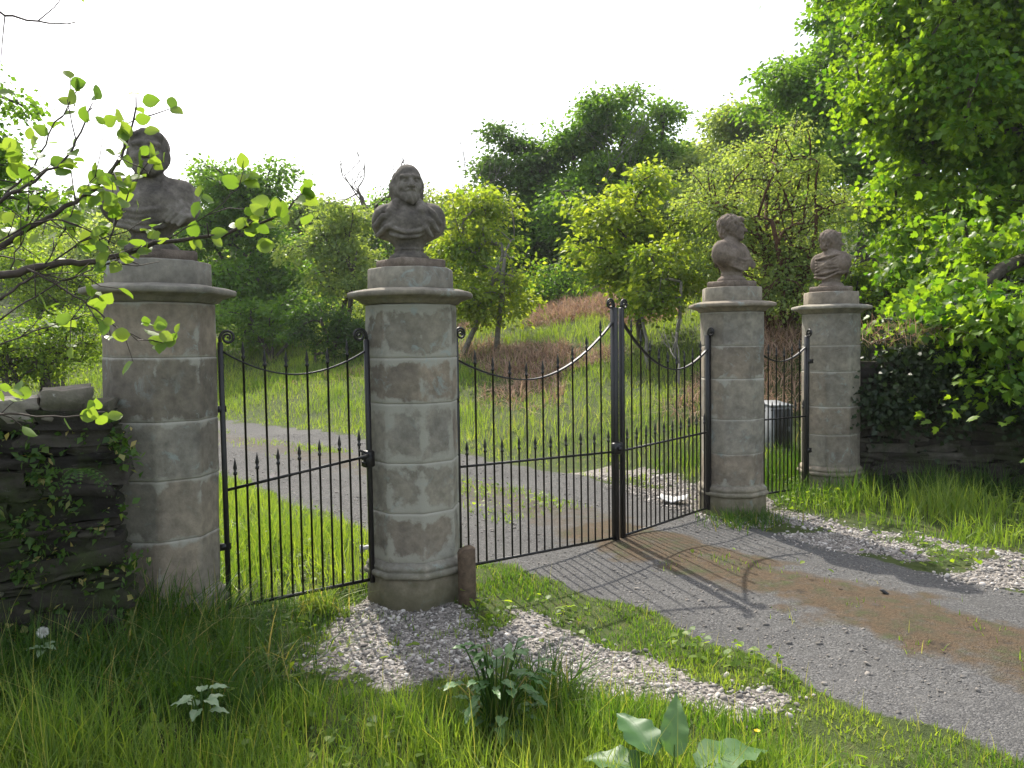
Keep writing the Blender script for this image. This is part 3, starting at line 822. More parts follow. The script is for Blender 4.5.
mb = MB(); box(mb, Pt3(-0.02, 1.27), (0.06, 0.04, 0.045), rotz(GANG)); mb.build('hinge', M['iron'], g3); mb = MB(); box(mb, Pt3(-0.02, 0.4), (0.06, 0.04, 0.045), rotz(GANG)); mb.build('hinge', M['iron'], g3)
# far narrow gate
g4, Pt4, u4 = make_gate(at(806.5, 430, 7.86)[:2], (P2 + U * 0.32), 'small iron gate half hidden behind the pillar of the curly haired bust', (0.08, 0.10), (0.79, 0.80), (1.485, 1.34, 1.5, 0.5), 1.64, 1.64, 6, 0, faceA=R(70), rA=0.02, rB=0.015)
mb = MB(); box(mb, Pt4(-0.04, 1.33), (0.09, 0.045, 0.045), rotz(GANG)); mb.build('hinge', M['iron'], g4); mb = MB(); box(mb, Pt4(-0.03, 0.45), (0.07, 0.04, 0.045), rotz(GANG)); mb.build('hinge', M['iron'], g4)

# wooden stop post, catch bar, litter, cabinet, clod
def leafy_none(): pass
mb = MB(); c = gp(467, 606)
V, Q, b0, b1 = ring_solid([(-0.2, 0.052, 0.0), (0.0, 0.053, 0.0), (0.2, 0.051, 0.0), (0.325, 0.05, 0.05), (0.335, 0.045, 0.2)], np.array([TH + math.pi / 8 + k * math.pi / 2 + o for k in range(4) for o in (-0.14, 0.14)]))
hx = []
for z in (-0.2, 0.1, 0.33, 0.342):
    s = 0.048 if z < 0.34 else 0.04
    for k in range(12):
        a = k * math.pi / 6; rr = s / max(abs(math.cos(a)), abs(math.sin(a))) ** 0.8
        hx.append((rr * math.cos(a) + 0.004 * math.sin(9 * z), rr * math.sin(a), z + (0.012 * math.cos(a) if z > .3 else 0)))
i = np.arange(3)[:, None] * 12; j = np.arange(12)[None]; k = (j + 1) % 12
mb = MB(); mb.add(np.array(hx) @ rotz(GANG).T, np.stack([i + j, i + k, i + 12 + k, i + 12 + j], -1).reshape(-1, 4), np.arange(12)[::-1], np.arange(12) + 36)
o = mb.build('wooden_post', M['wood_post']); o.location = (c[0], c[1] + 0.02, 0)
tag(o, 'short weathered wooden stub post beside the foot of the bearded bust\'s pillar', 'post')
mb = MB(); q0 = at(360, 549, 4.95); q1 = at(374, 547, 4.95)
tube(mb, [q0, q0 * .5 + q1 * .5 + np.array([0, 0, .004]), q1 + np.array([0.15, 0.0, 0])], [0.012, 0.015, 0.015], 8); box(mb, q0 + np.array([.01, 0, 0]), (0.02, 0.03, 0.045))
o = mb.build('gate_catch', M['white_metal'], loc=q0); tag(o, 'pale metal catch bar sticking out low behind the bearded bust\'s pillar', 'gate catch')

# crumpled white sheet on the gravel heap
sx, sy = np.meshgrid(np.linspace(-0.5, 0.5, 14), np.linspace(-0.5, 0.5, 8))
c = gp(672, 503); 
zz = 0.05 + 0.05 * vn(sx * 5, sy * 5, 1, 61) + 0.09 * np.abs(sx) - 0.02
V = np.stack([sx * 0.26 + .03 * vn(sx * 9, sy * 9, 1, 62), sy * 0.2, zz * .7], -1).reshape(-1, 3)
ii2 = (np.arange(7)[:, None] * 14 + np.arange(13)[None]).ravel()
V2 = V.copy(); V2[:, 2] -= 0.008
Q = np.stack([ii2, ii2 + 1, ii2 + 15, ii2 + 14], -1)
edge = np.concatenate([np.arange(14), np.arange(1, 8) * 14 + 13, 7 * 14 + np.arange(12, -1, -1), np.arange(6, 0, -1) * 14])
e2 = np.roll(edge, -1)
mb = MB(); mb.add(np.concatenate([V, V2]), Q, Q[:, ::-1] + 112, np.stack([edge + 112, e2 + 112, e2, edge], -1))
o = mb.build('litter_sheet', M['white_metal'], smooth=True); o.location = (c[0], c[1], float(terrain(c[0], c[1]))); o.rotation_euler = (0, 0, R(-20))
tag(o, 'crumpled white plastic sheet lying on the gravel behind the wide gate', 'litter')
# utility cabinet
cb = at(778, 448, 10.2); zc = float(terrain(cb[0], cb[1]))
root = empty('utility_cabinet', (cb[0], cb[1], zc), R(-4)); tag(root, 'grey metal utility cabinet standing in grass behind the small far gate', 'cabinet')
hz = at(778, 404, 10.2)[2] - zc
mb = MB(); box(mb, (0, 0.2, hz / 2 - .06), (0.26, 0.8, hz + 0.08), bev=0.01); mb.build('body', M['galv'], root)
mb = MB(); box(mb, (0, 0.2, hz - .01), (0.28, 0.82, 0.03), bev=0.008); mb.build('lid', M['galv'], root)
mb = MB(); box(mb, (0, -0.205, hz / 2), (0.2, 0.012, hz - 0.1), bev=0.004); d_ = mb.build('door', M['cable'], root)
mb = MB(); box(mb, (0.07, -0.216, hz / 2), (0.03, 0.02, 0.06), bev=0.004); mb.build('handle', M['galv'], d_)

def stone_shape(rg, n=1):
    """deformed low poly stones: n unit stones, returns V (n,12,3), F (20,3)"""
    p = (1 + 5 ** .5) / 2
    B = unit(np.array([(-1, p, 0), (1, p, 0), (-1, -p, 0), (1, -p, 0), (0, -1, p), (0, 1, p), (0, -1, -p), (0, 1, -p), (p, 0, -1), (p, 0, 1), (-p, 0, -1), (-p, 0, 1)], float))
    Fc = np.array([(0, 11, 5), (0, 5, 1), (0, 1, 7), (0, 7, 10), (0, 10, 11), (1, 5, 9), (5, 11, 4), (11, 10, 2), (10, 7, 6), (7, 1, 8), (3, 9, 4), (3, 4, 2), (3, 2, 6), (3, 6, 8), (3, 8, 9), (4, 9, 5), (2, 4, 11), (6, 2, 10), (8, 6, 7), (9, 8, 1)])
    V = B[None] * rg.uniform(0.7, 1.25, (n, 12, 1))
    return V, Fc

def scatter_stones(name, pts, size, mat_, rg, a=None, flat=0.65, extra_lift=0.0):
    n = len(pts)
    V, Fc = stone_shape(rg, n)
    s = size[:, None, None] * rg.uniform(0.7, 1.3, (n, 1, 3)); s[..., 2] *= flat
    V = V * s
    an = rg.uniform(0, 6.28, n); c, s_2 = np.cos(an)[:, None], np.sin(an)[:, None]
    x = V[..., 0] * c - V[..., 1] * s_2; y = V[..., 0] * s_2 + V[..., 1] * c
    tl = rg.normal(0, .35, n)[:, None]
    V = np.stack([x, y, V[..., 2] + x * tl], -1) + pts[:, None]
    Fa = (np.arange(n)[:, None, None] * 12 + Fc[None]).reshape(-1, 3)
    a = rg.random(n) if a is None else a
    mb = MB(); mb.add(V.reshape(-1, 3), Fa, a=np.repeat(a, 12))
    return mb.build(name, mat_)

rg = np.random.default_rng(5)
# pale chips: left patch and right verge
n = 270000
px = rg.uniform(-1.6, 6.2, n); py = rg.uniform(2.6, 9.2, n)
mk_ = (chips_mask(px + .1 * rg.normal(0, .6, n), py + .1 * rg.normal(0, .6, n)) > 0.5) & (rg.random(n) < (.35 + .65 * vn(px, py, .22, 72)) * np.where(py < 5, 1.0, 0.8))
px, py = px[mk_], py[mk_]
sz = np.clip(rg.lognormal(math.log(0.0064), 0.5, len(px)), 0.003, 0.02) * (1 + 0.04 * np.maximum(py - 5, 0))
pts = np.stack([px, py, terrain(px, py) + sz * 0.2], -1)
o = scatter_stones('gravel', pts, sz, M['chips'], rg); tag(o, 'pale pinkish stone chips spread beside the drive', 'gravel', kind='stuff')
# grit on the drive
n = 110000
px = rg.uniform(-6, 6.0, n); py = rg.uniform(2.3, 14, n)
mk_ = (road_mask(px, py) > 0.6) & (moss_mask(px, py) < 0.3) & (vn(px, py, .5, 71) > 0.25)
px, py = px[mk_], py[mk_]
sz = np.clip(rg.lognormal(math.log(0.0042), 0.5, len(px)), 0.002, 0.017)
pts = np.stack([px, py, terrain(px, py) + sz * 0.1], -1)
o = scatter_stones('gravel', pts, sz, M['chips'], rg, a=np.clip(.03 + .9 * rg.beta(1.3, 5.5, len(px)), 0, 1)); tag(o, 'grey grit lying on the drive', 'gravel', kind='stuff')
c = gp(884, 597)
o = scatter_stones('dark_stone', np.array([[0, 0, 0.012]]), np.array([0.022]), M['cable'], rg); o.location = (c[0], c[1], float(terrain(c[0], c[1])))
tag(o, 'single dark clod lying on the grey drive', 'stone')

# ------------------------------------------------------------------ dry stone walls
def rough_stone(mb, c, size, M3, rg, a, seg=4):
    """a rounded, knobbly block"""
    g = np.linspace(-1, 1, seg + 1)
    Vs = []; Fs = []; n0 = 0
    for ax in range(3):
        for sg in (-1, 1):
            A, B = np.meshgrid(g, g, indexing='ij')
            P = np.zeros((seg + 1, seg + 1, 3)); P[..., ax] = sg; P[..., (ax + 1) % 3] = A * sg; P[..., (ax + 2) % 3] = B
            Vs.append(P.reshape(-1, 3))
            q = (np.arange(seg)[:, None] * (seg + 1) + np.arange(seg)[None]).ravel()
            Fs.append(np.stack([q, q + seg + 1, q + seg + 2, q + 1], -1) + n0); n0 += (seg + 1) ** 2
    V = np.concatenate(Vs); Fq = np.concatenate(Fs)
    sph = unit(V); V = V * 0.9 + sph * 0.14
    s0 = int(rg.integers(1e6))
    k = 1 + 0.34 * (vn(V[:, 0] * 1.3 + 7 * V[:, 2], V[:, 1] * 1.3 + 3 * V[:, 2], 1, s0) - 0.5) + 0.17 * (vn(V[:, 0] * 4 + 9 * V[:, 2], V[:, 1] * 4 - 5 * V[:, 2], 1, s0 + 1) - .5)
    V = V * k[:, None] * np.asarray(size) / 2
    ta = rg.normal(0, 0.09); V[:, 2] += V[:, 0] * ta
    mb.add(V @ np.asarray(M3).T + c, Fq, a=a)

def stone_wall(name, path, height, thick, label, mats, rg, sw_=(0.14, 0.34), sh=(0.07, 0.15), batter=0.06, cope=True, side=1):
    path = np.array(path, float)
    seg = np.linalg.norm(np.diff(path, axis=0), axis=1); cum = np.concatenate([[0], np.cumsum(seg)]); Ltot = cum[-1]
    def pos(s):
        k = min(np.searchsorted(cum, s, side='right') - 1, len(seg) - 1); t = (s - cum[k]) / seg[k]
        d = (path[k + 1] - path[k]) / seg[k]
        return path[k] * (1 - t) + path[k + 1] * t, d
    root = empty(name, (*path[0], 0)); tag(root, label, 'wall')
    o0 = np.array([*path[0], 0])
    mb = MB(); z = -0.15
    while z < height - 0.03:
        hh = rg.uniform(*sh); s = -rg.uniform(0, 0.06)
        while s < Ltot:
            w_ = rg.uniform(*sw_) * (1.35 if hh > np.mean(sh) else 1)
            p, d = pos(np.clip(s + w_ / 2, 0, Ltot)); nn = np.array([d[1], -d[0]]) * side
            t_ = thick * (1 - batter * z)
            M3 = np.stack([[d[0], d[1], 0], [-d[1], d[0], 0], [0, 0, 1]], -1)
            zt = float(terrain(p[0], p[1]))
            q = p + nn * (t_ / 2 - 0.12 + rg.uniform(-0.02, 0.02))
            rough_stone(mb, np.array([q[0], q[1], zt + z + hh / 2]) - o0, (w_ * 1.04, 0.26, hh * 1.06), M3, rg, rg.random())
            s += w_
        z += hh
    # dark packed core
    for s in np.arange(0.32, Ltot, 0.3):
        p, d = pos(s); M3 = np.stack([[d[0], d[1], 0], [-d[1], d[0], 0], [0, 0, 1]], -1)
        box(mb, np.array([p[0], p[1], float(terrain(p[0], p[1])) + height / 2 - 0.1]) - o0, (0.34, thick * 0.62, height), M3, a=0.0)
    mb.build('stonework', M[mats[0]], root)
    if cope:
        mb = MB(); s = 0.0
        while s < Ltot:
            w_ = rg.uniform(0.08, 0.2); p, d = pos(min(s + w_ / 2, Ltot)); M3 = np.stack([[d[0], d[1], 0], [-d[1], d[0], 0], [0, 0, 1]], -1)
            hh = rg.uniform(0.06, 0.17)
            rough_stone(mb, np.array([p[0], p[1], float(terrain(p[0], p[1])) + height + hh * 0.3]) - o0, (w_ * 1.08, thick * 1.0, hh), M3 @ rotz(rg.normal(0, .15)), rg, rg.random(), 5)
            s += w_
        mb.build('coping', M[mats[1]], root)
    return root
rw = np.random.default_rng(8)
stone_wall('stone_wall', [(-1.93, 3.86), (-2.6, 3.62), (-3.4, 3.2), (-4.4, 2.4), (-5.7, 1.2)], 1.12, 0.42, 'mossy dark drystone wall with loose grey coping stones beside the nearest pillar', ('wall', 'coping'), rw, (0.09, 0.3), (0.035, 0.11), side=-1)
stone_wall('stone_wall', [(3.5, 8.42), (4.3, 8.3), (5.2, 8.05), (6.4, 7.6), (8.0, 6.8), (10, 5.6)], 1.3, 0.5, 'dark rubble wall under the overhanging sycamore beside the farthest pillar', ('wall_r', 'wall_r'), rw, (0.12, 0.4), (0.05, 0.1), cope=False, side=1)

# ------------------------------------------------------------------ foliage tools
def leaf_geo(mb, C, A, Nn, L, W, a, kind='fold'):
    """leaves: base points C, axis A, normal Nn, length L, half width W"""
    A = unit(A); B = unit(np.cross(Nn, A)); Nn = np.cross(A, B)
    n = len(C); L = np.broadcast_to(L, (n,))[:, None]; W = np.broadcast_to(W, (n,))[:, None]
    if kind == 'fold':
        V = np.stack([C, C + A * L * .45 + B * W + Nn * W * .25, C + A * L - Nn * L * .12, C + A * L * .45 - B * W + Nn * W * .25], 1)
        F_ = np.array([[0, 1, 2], [0, 2, 3]]); k = 4
    else:                                                               # oval, 8 outline points + midrib
        if kind == 'lobed':
            ot = [(0, 0), (.02, .62), (.34, 1.15), (.42, .62), (.78, .72), (.72, .34), (1.0, 0), (.72, -.34), (.78, -.72), (.42, -.62), (.34, -1.15), (.02, -.62)]
            V = np.stack([C + A * L * .4] + [C + A * L * u_ + B * W * v_ + Nn * (W * .2 * abs(v_) - L * .16 * u_ * u_) for u_, v_ in ot], 1)
            f_ = np.array([[0, 1 + q, 1 + (q + 1) % 12] for q in range(12)])
            mb.add(V.reshape(-1, 3), (np.arange(n)[:, None, None] * 13 + f_[None]).reshape(-1, 3), a=np.repeat(a, 13)); return
        t = np.array([0.0, 0.18, 0.42, 0.68, 0.88]); wd = np.array([0.0, 0.72, 1.0, 0.8, 0.4])
        mid_ = [C + A * L * q - Nn * L * (0.14 * q * q) for q in (0.0, 0.18, 0.42, 0.68, 0.88, 1.0)]
        lf = [C + A * L * t[q] + B * W * wd[q] + Nn * (W * .22 - L * 0.14 * t[q] ** 2) for q in range(1, 5)]
        rt = [C + A * L * t[q] - B * W * wd[q] + Nn * (W * .22 - L * 0.14 * t[q] ** 2) for q in range(1, 5)]
        V = np.stack(mid_ + lf + rt, 1); k = 14
        q4 = [[1, 6, 7, 2], [2, 7, 8, 3], [3, 8, 9, 4], [1, 2, 11, 10], [2, 3, 12, 11], [3, 4, 13, 12]]
        t3 = [[0, 6, 1], [4, 9, 5], [0, 1, 10], [4, 5, 13]]
        base = np.arange(n)[:, None, None] * k
        mb.add(V.reshape(-1, 3), (base + np.array(q4)[None]).reshape(-1, 4), (base + np.array(t3)[None]).reshape(-1, 3), a=np.repeat(a, k)); return
    mb.add(V.reshape(-1, 3), (np.arange(n)[:, None, None] * k + F_[None]).reshape(-1, 3), a=np.repeat(a, k))

def rand_dir(rg, n, up=0.0):
    v = rg.normal(size=(n, 3)); v[:, 2] += up
    return unit(v)

def grow(base, trunk_pts, clumps, tr):
    """attach every clump to its nearest node; radii by the number of twigs carried"""
    nodes = [np.array(p, float) for p in trunk_pts]; par = [-1] + list(range(len(trunk_pts) - 1)); fixed = len(nodes)
    order = np.argsort(np.linalg.norm(clumps - trunk_pts[-1], axis=1))
    for c in clumps[order]:
        A = np.array(nodes); d = np.linalg.norm(A - c, axis=1) + 0.35 * np.maximum(A[:, 2] - c[2] + 0.1, 0) * 2
        d[:max(1, fixed // 3)] += 3
        p = int(np.argmin(d)); m_ = (nodes[p] + c) / 2; 
        m_ = m_ + np.array([0, 0, 0.12 * np.linalg.norm(c - nodes[p])]) + random.uniform(-.06, .06) * np.linalg.norm(c - nodes[p])
        nodes.append(m_); par.append(p); nodes.append(c); par.append(len(nodes) - 2)
    cnt = np.ones(len(nodes))
    for i in range(len(nodes) - 1, 0, -1): cnt[par[i]] += cnt[i] * 0.92
    rad = tr * (cnt / cnt[0]) ** 0.5
    return np.array(nodes), par, np.maximum(rad, 0.004), fixed

def make_tree(name, label, x, y, ells, nclump, per, leaf, mat_, bark='bark', trunk_r=0.12, group=None, clump_r=0.35, flat=0.55, shell=0.55, stems=1, cat='tree', trunk_top=None, seed=1, droop=0.35, aspect=0.34, base_z=None, kind='fold'):
    rg = np.random.default_rng(seed); random.seed(seed)
    z0 = float(terrain(x, y)) if base_z is None else base_z
    if cat == 'tree' and leaf >= 0.06 and name != 'sycamore_tree': per = int(per * 1.35); leaf *= 1.08
    base = np.array([x, y, z0])
    root = empty(name, base); tag(root, label, cat, group)
    ells = [(np.array(c, float), np.array(r, float)) for c, r in ells]
    vol = np.array([np.prod(r) ** (2 / 3) for _, r in ells]); vol /= vol.sum()
    nl = max(6, nclump // 6)
    nclump = int(nclump * 1.3)
    pick = np.concatenate([np.repeat(np.arange(len(ells)), 3), rg.choice(len(ells), nl, p=vol)]); nl = len(pick)
    d = rand_dir(rg, nl, 0.15); rr = rg.uniform(shell ** 3, 1, nl) ** (1 / 3) * rg.uniform(.72, 1.08, nl)
    er = np.array([ells[p][1] for p in pick])
    lc = np.array([ells[p][0] for p in pick]) + d * rr[:, None] * er
    lr = np.clip(er.mean(1) * rg.uniform(.26, .5, nl), clump_r * .8, clump_r * 3.6)
    lp = rg.choice(nl, nclump, p=lr ** 2 / (lr ** 2).sum())
    d2 = rand_dir(rg, nclump, .35)
    cl = lc[lp] + d2 * (lr[lp] * rg.uniform(.55, 1.0, nclump))[:, None] * np.array([1.0, 1.0, .8])
    tone_l = rg.normal(0, .13, nl)[lp]
    ok = cl[:, 2] > z0 + 0.15; cl = cl[ok]; tone_l = tone_l[ok]; nclump = len(cl)
    top = np.average([c for c, _ in ells], axis=0, weights=vol) if trunk_top is None else np.array(trunk_top, float)
    mbt = MB()
    for s in range(stems):
        sub = cl[s::stems]
        b0 = base + (np.array([rg.normal(0, .22), rg.normal(0, .22), -0.15]) if stems > 1 else np.array([0, 0, -0.15]))
        tp = top + (np.array([rg.normal(0, .5), rg.normal(0, .5), rg.normal(0, .3)]) if stems > 1 else 0)
        tpts = [b0 + (tp - b0) * t + np.array([rg.normal(0, .04), rg.normal(0, .04), 0]) * np.linalg.norm(tp - b0) * .22 * (0 < t < 1) for t in np.linspace(0, 1, 6)]
        nd, par, rad, fixed = grow(b0, tpts, sub, trunk_r)
        tube(mbt, nd[:fixed] - base, np.concatenate([[rad[0] * 1.35], rad[1:fixed]]), 8)
        for i in range(fixed, len(nd), 2):
            p = par[i]; e = nd[i + 1]
            tube(mbt, np.array([nd[p], nd[i], e]) - base, [min(rad[i] * 1.1, rad[p]), rad[i], max(rad[i + 1] * .8, .004)], 5)
    mbt.build('trunk', M[bark], root, smooth=True)
    # leaves
    cr = clump_r * rg.uniform(0.55, 1.2, nclump)
    off = rg.normal(size=(nclump, per, 3)) * np.array([0.55, 0.55, 0.55 * flat]); rad_ = np.linalg.norm(off[..., :2], axis=-1)
    off[..., 2] -= 0.35 * rad_ ** 2 * flat
    C = (cl[:, None] + off * cr[:, None, None]).reshape(-1, 3)
    n = len(C)
    outw = unit(off.reshape(-1, 3) + 1e-6) * np.array([1, 1, .4])
    A = unit(outw + rand_dir(rg, n) * 0.7 + np.array([0, 0, -droop]))
    Nn = unit(rand_dir(rg, n) * 1.15 + np.array([0, 0, 0.8]))
    lv = leaf * rg.uniform(0.6, 1.25, n)
    tone = np.clip(np.repeat(rg.normal(0.5, .12, nclump) + tone_l, per) + rg.normal(0, .2, n), 0, 1)
    mb = MB(); leaf_geo(mb, C - base, A, Nn, lv, lv * aspect, tone, kind)
    mb.build('crown', M[mat_], root)
    return root

def ell_px(px, py, d, rx, ry, rd=None):
    c = at(px, py, d); k = d / F
    return (c, (rx * k, (rd if rd is not None else rx * k), ry * k))

def xy(px, d): p = at(px, 345, d); return p[0], p[1]

# ------------------------------------------------------------------ trees (farther first)
GW = 'trees on the slope beyond the gates'
x, y = xy(245, 27)
make_tree('broadleaf_tree', 'rounded dark green tree between the nearest pillar and the bearded bust', x, y, [ell_px(240, 225, 27, 55, 58), ell_px(205, 260, 27, 45, 60), ell_px(275, 275, 26.5, 38, 50), ell_px(240, 300, 26, 55, 35)], 210, 90, 0.14, 'lf_mid', trunk_r=0.17, group=GW, clump_r=0.62, stems=3, seed=21, shell=.4)
x, y = xy(335, 24)
make_tree('broadleaf_tree', 'slender grey green tree with bare lower stem, left of the bearded bust', x, y, [ell_px(340, 235, 24, 34, 36), ell_px(322, 265, 24, 32, 38), ell_px(362, 275, 24, 28, 44)], 110, 55, 0.11, 'lf_grey', trunk_r=0.07, group=GW, clump_r=0.45, stems=2, seed=22, shell=.2)
x, y = xy(330, 22)
make_tree('bush', 'low dark bush at the top of the grass bank behind the narrow gate', x, y, [ell_px(322, 330, 22, 34, 26), ell_px(350, 335, 22, 26, 20)], 60, 90, 0.09, 'lf_dark', trunk_r=0.05, clump_r=0.35, stems=3, seed=23, cat='bush')
x, y = xy(470, 19)
make_tree('broadleaf_tree', 'yellow green young tree with twin stems right of the bearded bust', x, y, [ell_px(480, 225, 19, 40, 36), ell_px(455, 265, 19.3, 36, 45), ell_px(510, 280, 18.7, 30, 40), ell_px(490, 300, 18.5, 46, 26), ell_px(470, 200, 19, 22, 22)], 130, 38, 0.12, 'lf_yellow', 'bark_pale', trunk_r=0.06, group=GW, clump_r=0.42, stems=2, seed=24, shell=.3)
x, y = xy(520, 30)
make_tree('broadleaf_tree', 'dark green tree with a separate rounded top above the twin stemmed tree', x, y, [ell_px(514, 165, 30, 33, 36), ell_px(530, 215, 30, 34, 40), ell_px(540, 270, 30, 40, 45)], 170, 95, 0.15, 'lf_dark', trunk_r=0.2, group=GW, clump_r=0.6, seed=25)
x, y = xy(610, 29)
make_tree('broadleaf_tree', 'tallest mid green tree behind the wide gate', x, y, [ell_px(625, 140, 29, 45, 48), ell_px(580, 175, 29, 42, 48), ell_px(650, 190, 29, 38, 48), ell_px(600, 230, 28.5, 65, 50), ell_px(610, 115, 29, 28, 24)], 260, 95, 0.15, 'lf_mid', trunk_r=0.24, group=GW, clump_r=0.62, seed=26)
x, y = xy(642, 16.5)
make_tree('broadleaf_tree', 'yellow green young tree with dark straight stem above the wide gate', x, y, [ell_px(632, 190, 16.5, 32, 42), ell_px(610, 240, 16.5, 45, 45), ell_px(660, 245, 16.5, 42, 48), ell_px(630, 285, 16, 62, 26)], 150, 38, 0.115, 'lf_yellow', trunk_r=0.075, group=GW, clump_r=0.38, seed=27, shell=.3)
x, y = xy(672, 14.5)
make_tree('broadleaf_tree', 'spindly half bare sapling on the bracken bank left of the curly haired bust', x, y, [ell_px(665, 275, 14.5, 24, 30), ell_px(650, 300, 14.5, 16, 14)], 26, 40, 0.10, 'lf_yellow', 'bark_pale', trunk_r=0.03, group=GW, clump_r=0.3, seed=28, stems=2, shell=.1)
x, y = xy(700, 27)
make_tree('broadleaf_tree', 'soft green tree filling the gap left of the birch', x, y, [ell_px(705, 190, 27, 42, 45), ell_px(690, 240, 26, 40, 50)], 130, 90, 0.14, 'lf_grey', trunk_r=0.16, group=GW, clump_r=0.6, seed=29)
x, y = xy(785, 15)
make_tree('birch_tree', 'pale grey green birch with reddish stems between the two far busts', x, y, [ell_px(775, 160, 15, 48, 45), ell_px(740, 205, 15, 48, 55), ell_px(800, 215, 15, 46, 60), ell_px(765, 265, 15, 70, 50), ell_px(720, 255, 15, 35, 45), ell_px(800, 290, 14.5, 50, 35)], 300, 44, 0.062, 'lf_grey', 'bark_red', trunk_r=0.06, group=GW, clump_r=0.36, stems=5, seed=30, shell=.25, droop=.5, trunk_top=at(775, 215, 15))
x, y = xy(862, 25)
make_tree('broadleaf_tree', 'big domed dark tree rising behind the sycamore', x, y, [ell_px(850, 70, 25, 68, 66), ell_px(808, 112, 25, 55, 64), ell_px(890, 15, 25, 78, 66), ell_px(850, 170, 24, 75, 75), ell_px(945, -30, 26, 90, 70), ell_px(910, 130, 25, 70, 80)], 560, 110, 0.16, 'lf_mid', trunk_r=0.34, group=GW, clump_r=0.62, seed=31)
x, y = xy(1095, 12.0)
make_tree('sycamore_tree', 'large bright sycamore hanging over the rubble wall', x, y,
          [ell_px(950, 50, 12.5, 95, 75), ell_px(1010, 40, 11.5, 110, 100), ell_px(905, 130, 13, 58, 65), ell_px(980, 150, 11.3, 90, 75), ell_px(920, 215, 12, 55, 50), ell_px(980, 240, 9.2, 75, 55),
           ell_px(995, 305, 7.9, 62, 36), ell_px(1012, 362, 7.4, 30, 36), ell_px(1050, 330, 7.6, 50, 60), ell_px(940, 310, 8.6, 30, 22), ell_px(1085, 200, 11.5, 110, 180), ell_px(960, -60, 12.5, 120, 70), ell_px(935, 280, 11, 50, 32), ell_px(1130, 60, 12, 140, 160)],
          900, 130, 0.09, 'lf_syc', kind='lobed', trunk_r=0.2, group=GW, clump_r=0.42, flat=0.5, seed=32, shell=.5, trunk_top=at(1085, 130, 12), droop=.45, aspect=.5)
# shrubs on the slope
SH = [('bush', 'bright green bush behind the wall, left of the nearest pillar', 30, 15, [(30, 350, 50, 40), (70, 345, 38, 38), (-20, 340, 40, 45)], 120, 'lf_bush'),
      ('bush', 'tall bright bush on the left hillside behind the alder twigs', 60, 24, [(60, 290, 45, 38), (20, 285, 40, 40), (95, 300, 30, 34)], 120, 'lf_bush'),
      ('bush', 'green undergrowth bush below the dark rounded top tree', 560, 24, [(560, 300, 50, 26), (520, 305, 40, 22)], 90, 'lf_mid'),
      ('bush', 'green undergrowth bush behind the sapling on the bracken bank', 690, 21, [(690, 290, 35, 22), (720, 285, 34, 26)], 90, 'lf_bush'),
      ('bush', 'leafy bush behind the farthest pillar under the sycamore', 870, 13.5, [(872, 290, 40, 30), (900, 300, 36, 28), (845, 305, 30, 25)], 110, 'lf_bush'),
      ('bush', 'low bush behind the slender grey green tree', 400, 24, [(385, 300, 38, 32), (430, 300, 34, 32)], 90, 'lf_grey'),
      ('bush', 'low green bush at the left end of the grass bank', 270, 24, [(285, 315, 35, 26), (240, 325, 34, 22)], 70, 'lf_mid')]
for k, (nm, lb, px_, d_, el, nc, mt) in enumerate(SH):
    x, y = xy(px_, d_)
    make_tree(nm, lb, x, y, [ell_px(a, b, d_, c_, e_) for a, b, c_, e_ in el], nc, 80, 0.1 if d_ > 18 else 0.07, mt, trunk_r=0.05, group='bushes on the slope', clump_r=0.42 if d_ > 18 else .3, stems=4, cat='bush', seed=50 + k, shell=.45)
x, y = xy(-110, 9)
make_tree('ash_tree', 'thin leaved tree at the far left edge above the wall', x, y, [ell_px(-32, 130, 9, 32, 60), ell_px(-60, 150, 9, 60, 100), ell_px(12, 95, 9, 18, 14), ell_px(18, 195, 9, 22, 26), ((-3.85, 9.5, 7.15), (1.2, 1.1, .45)), ((-5.1, 9.7, 6.9), (1.0, 1.2, .7))], 300, 60, 0.065, 'lf_mid', trunk_r=0.09, clump_r=0.26, seed=70, shell=.1, trunk_top=(-6.4, 9.2, 6.1))  # two high crown lobes, out of view, shaped to shade wall and pillar

for k, (px_, d_, tp, hw_, bt, mt, lb) in enumerate([
        (735, 34, 118, 55, 240, 'lf_grey', 'pale tree on the upper hillside behind the birch'), (800, 33, 72, 50, 220, 'lf_mid', 'green tree on the upper hillside left of the big domed tree'),
        (670, 36, 150, 45, 250, 'lf_mid', 'green tree on the skyline right of the tallest tree'), (560, 36, 165, 42, 270, 'lf_dark', 'dark tree filling the dip left of the tallest tree'),
        (445, 36, 188, 45, 290, 'lf_grey', 'grey green tree on the skyline behind the bearded bust'), (375, 38, 205, 42, 300, 'lf_mid', 'green tree on the skyline left of the bearded bust'),
        (310, 36, 205, 40, 300, 'lf_grey', 'grey green tree on the skyline behind the slender tree'), (130, 38, 218, 60, 300, 'lf_grey', 'pale hillside tree behind the nearest bust'), (40, 40, 226, 70, 300, 'lf_bush', 'pale hillside tree at the left edge of the skyline')]):
    x, y = xy(px_, d_)
    make_tree('broadleaf_tree', lb, x, y, [ell_px(px_, (tp * .62 + bt * .38), d_, hw_, (bt - tp) * .42), ell_px(px_ - hw_ * .5, tp * .4 + bt * .6, d_, hw_ * .8, (bt - tp) * .38), ell_px(px_ + hw_ * .5, tp * .4 + bt * .6, d_ - .5, hw_ * .8, (bt - tp) * .38)], 190, 75, 0.17, mt, trunk_r=0.2, group=GW, clump_r=0.75, seed=300 + k, shell=.5)
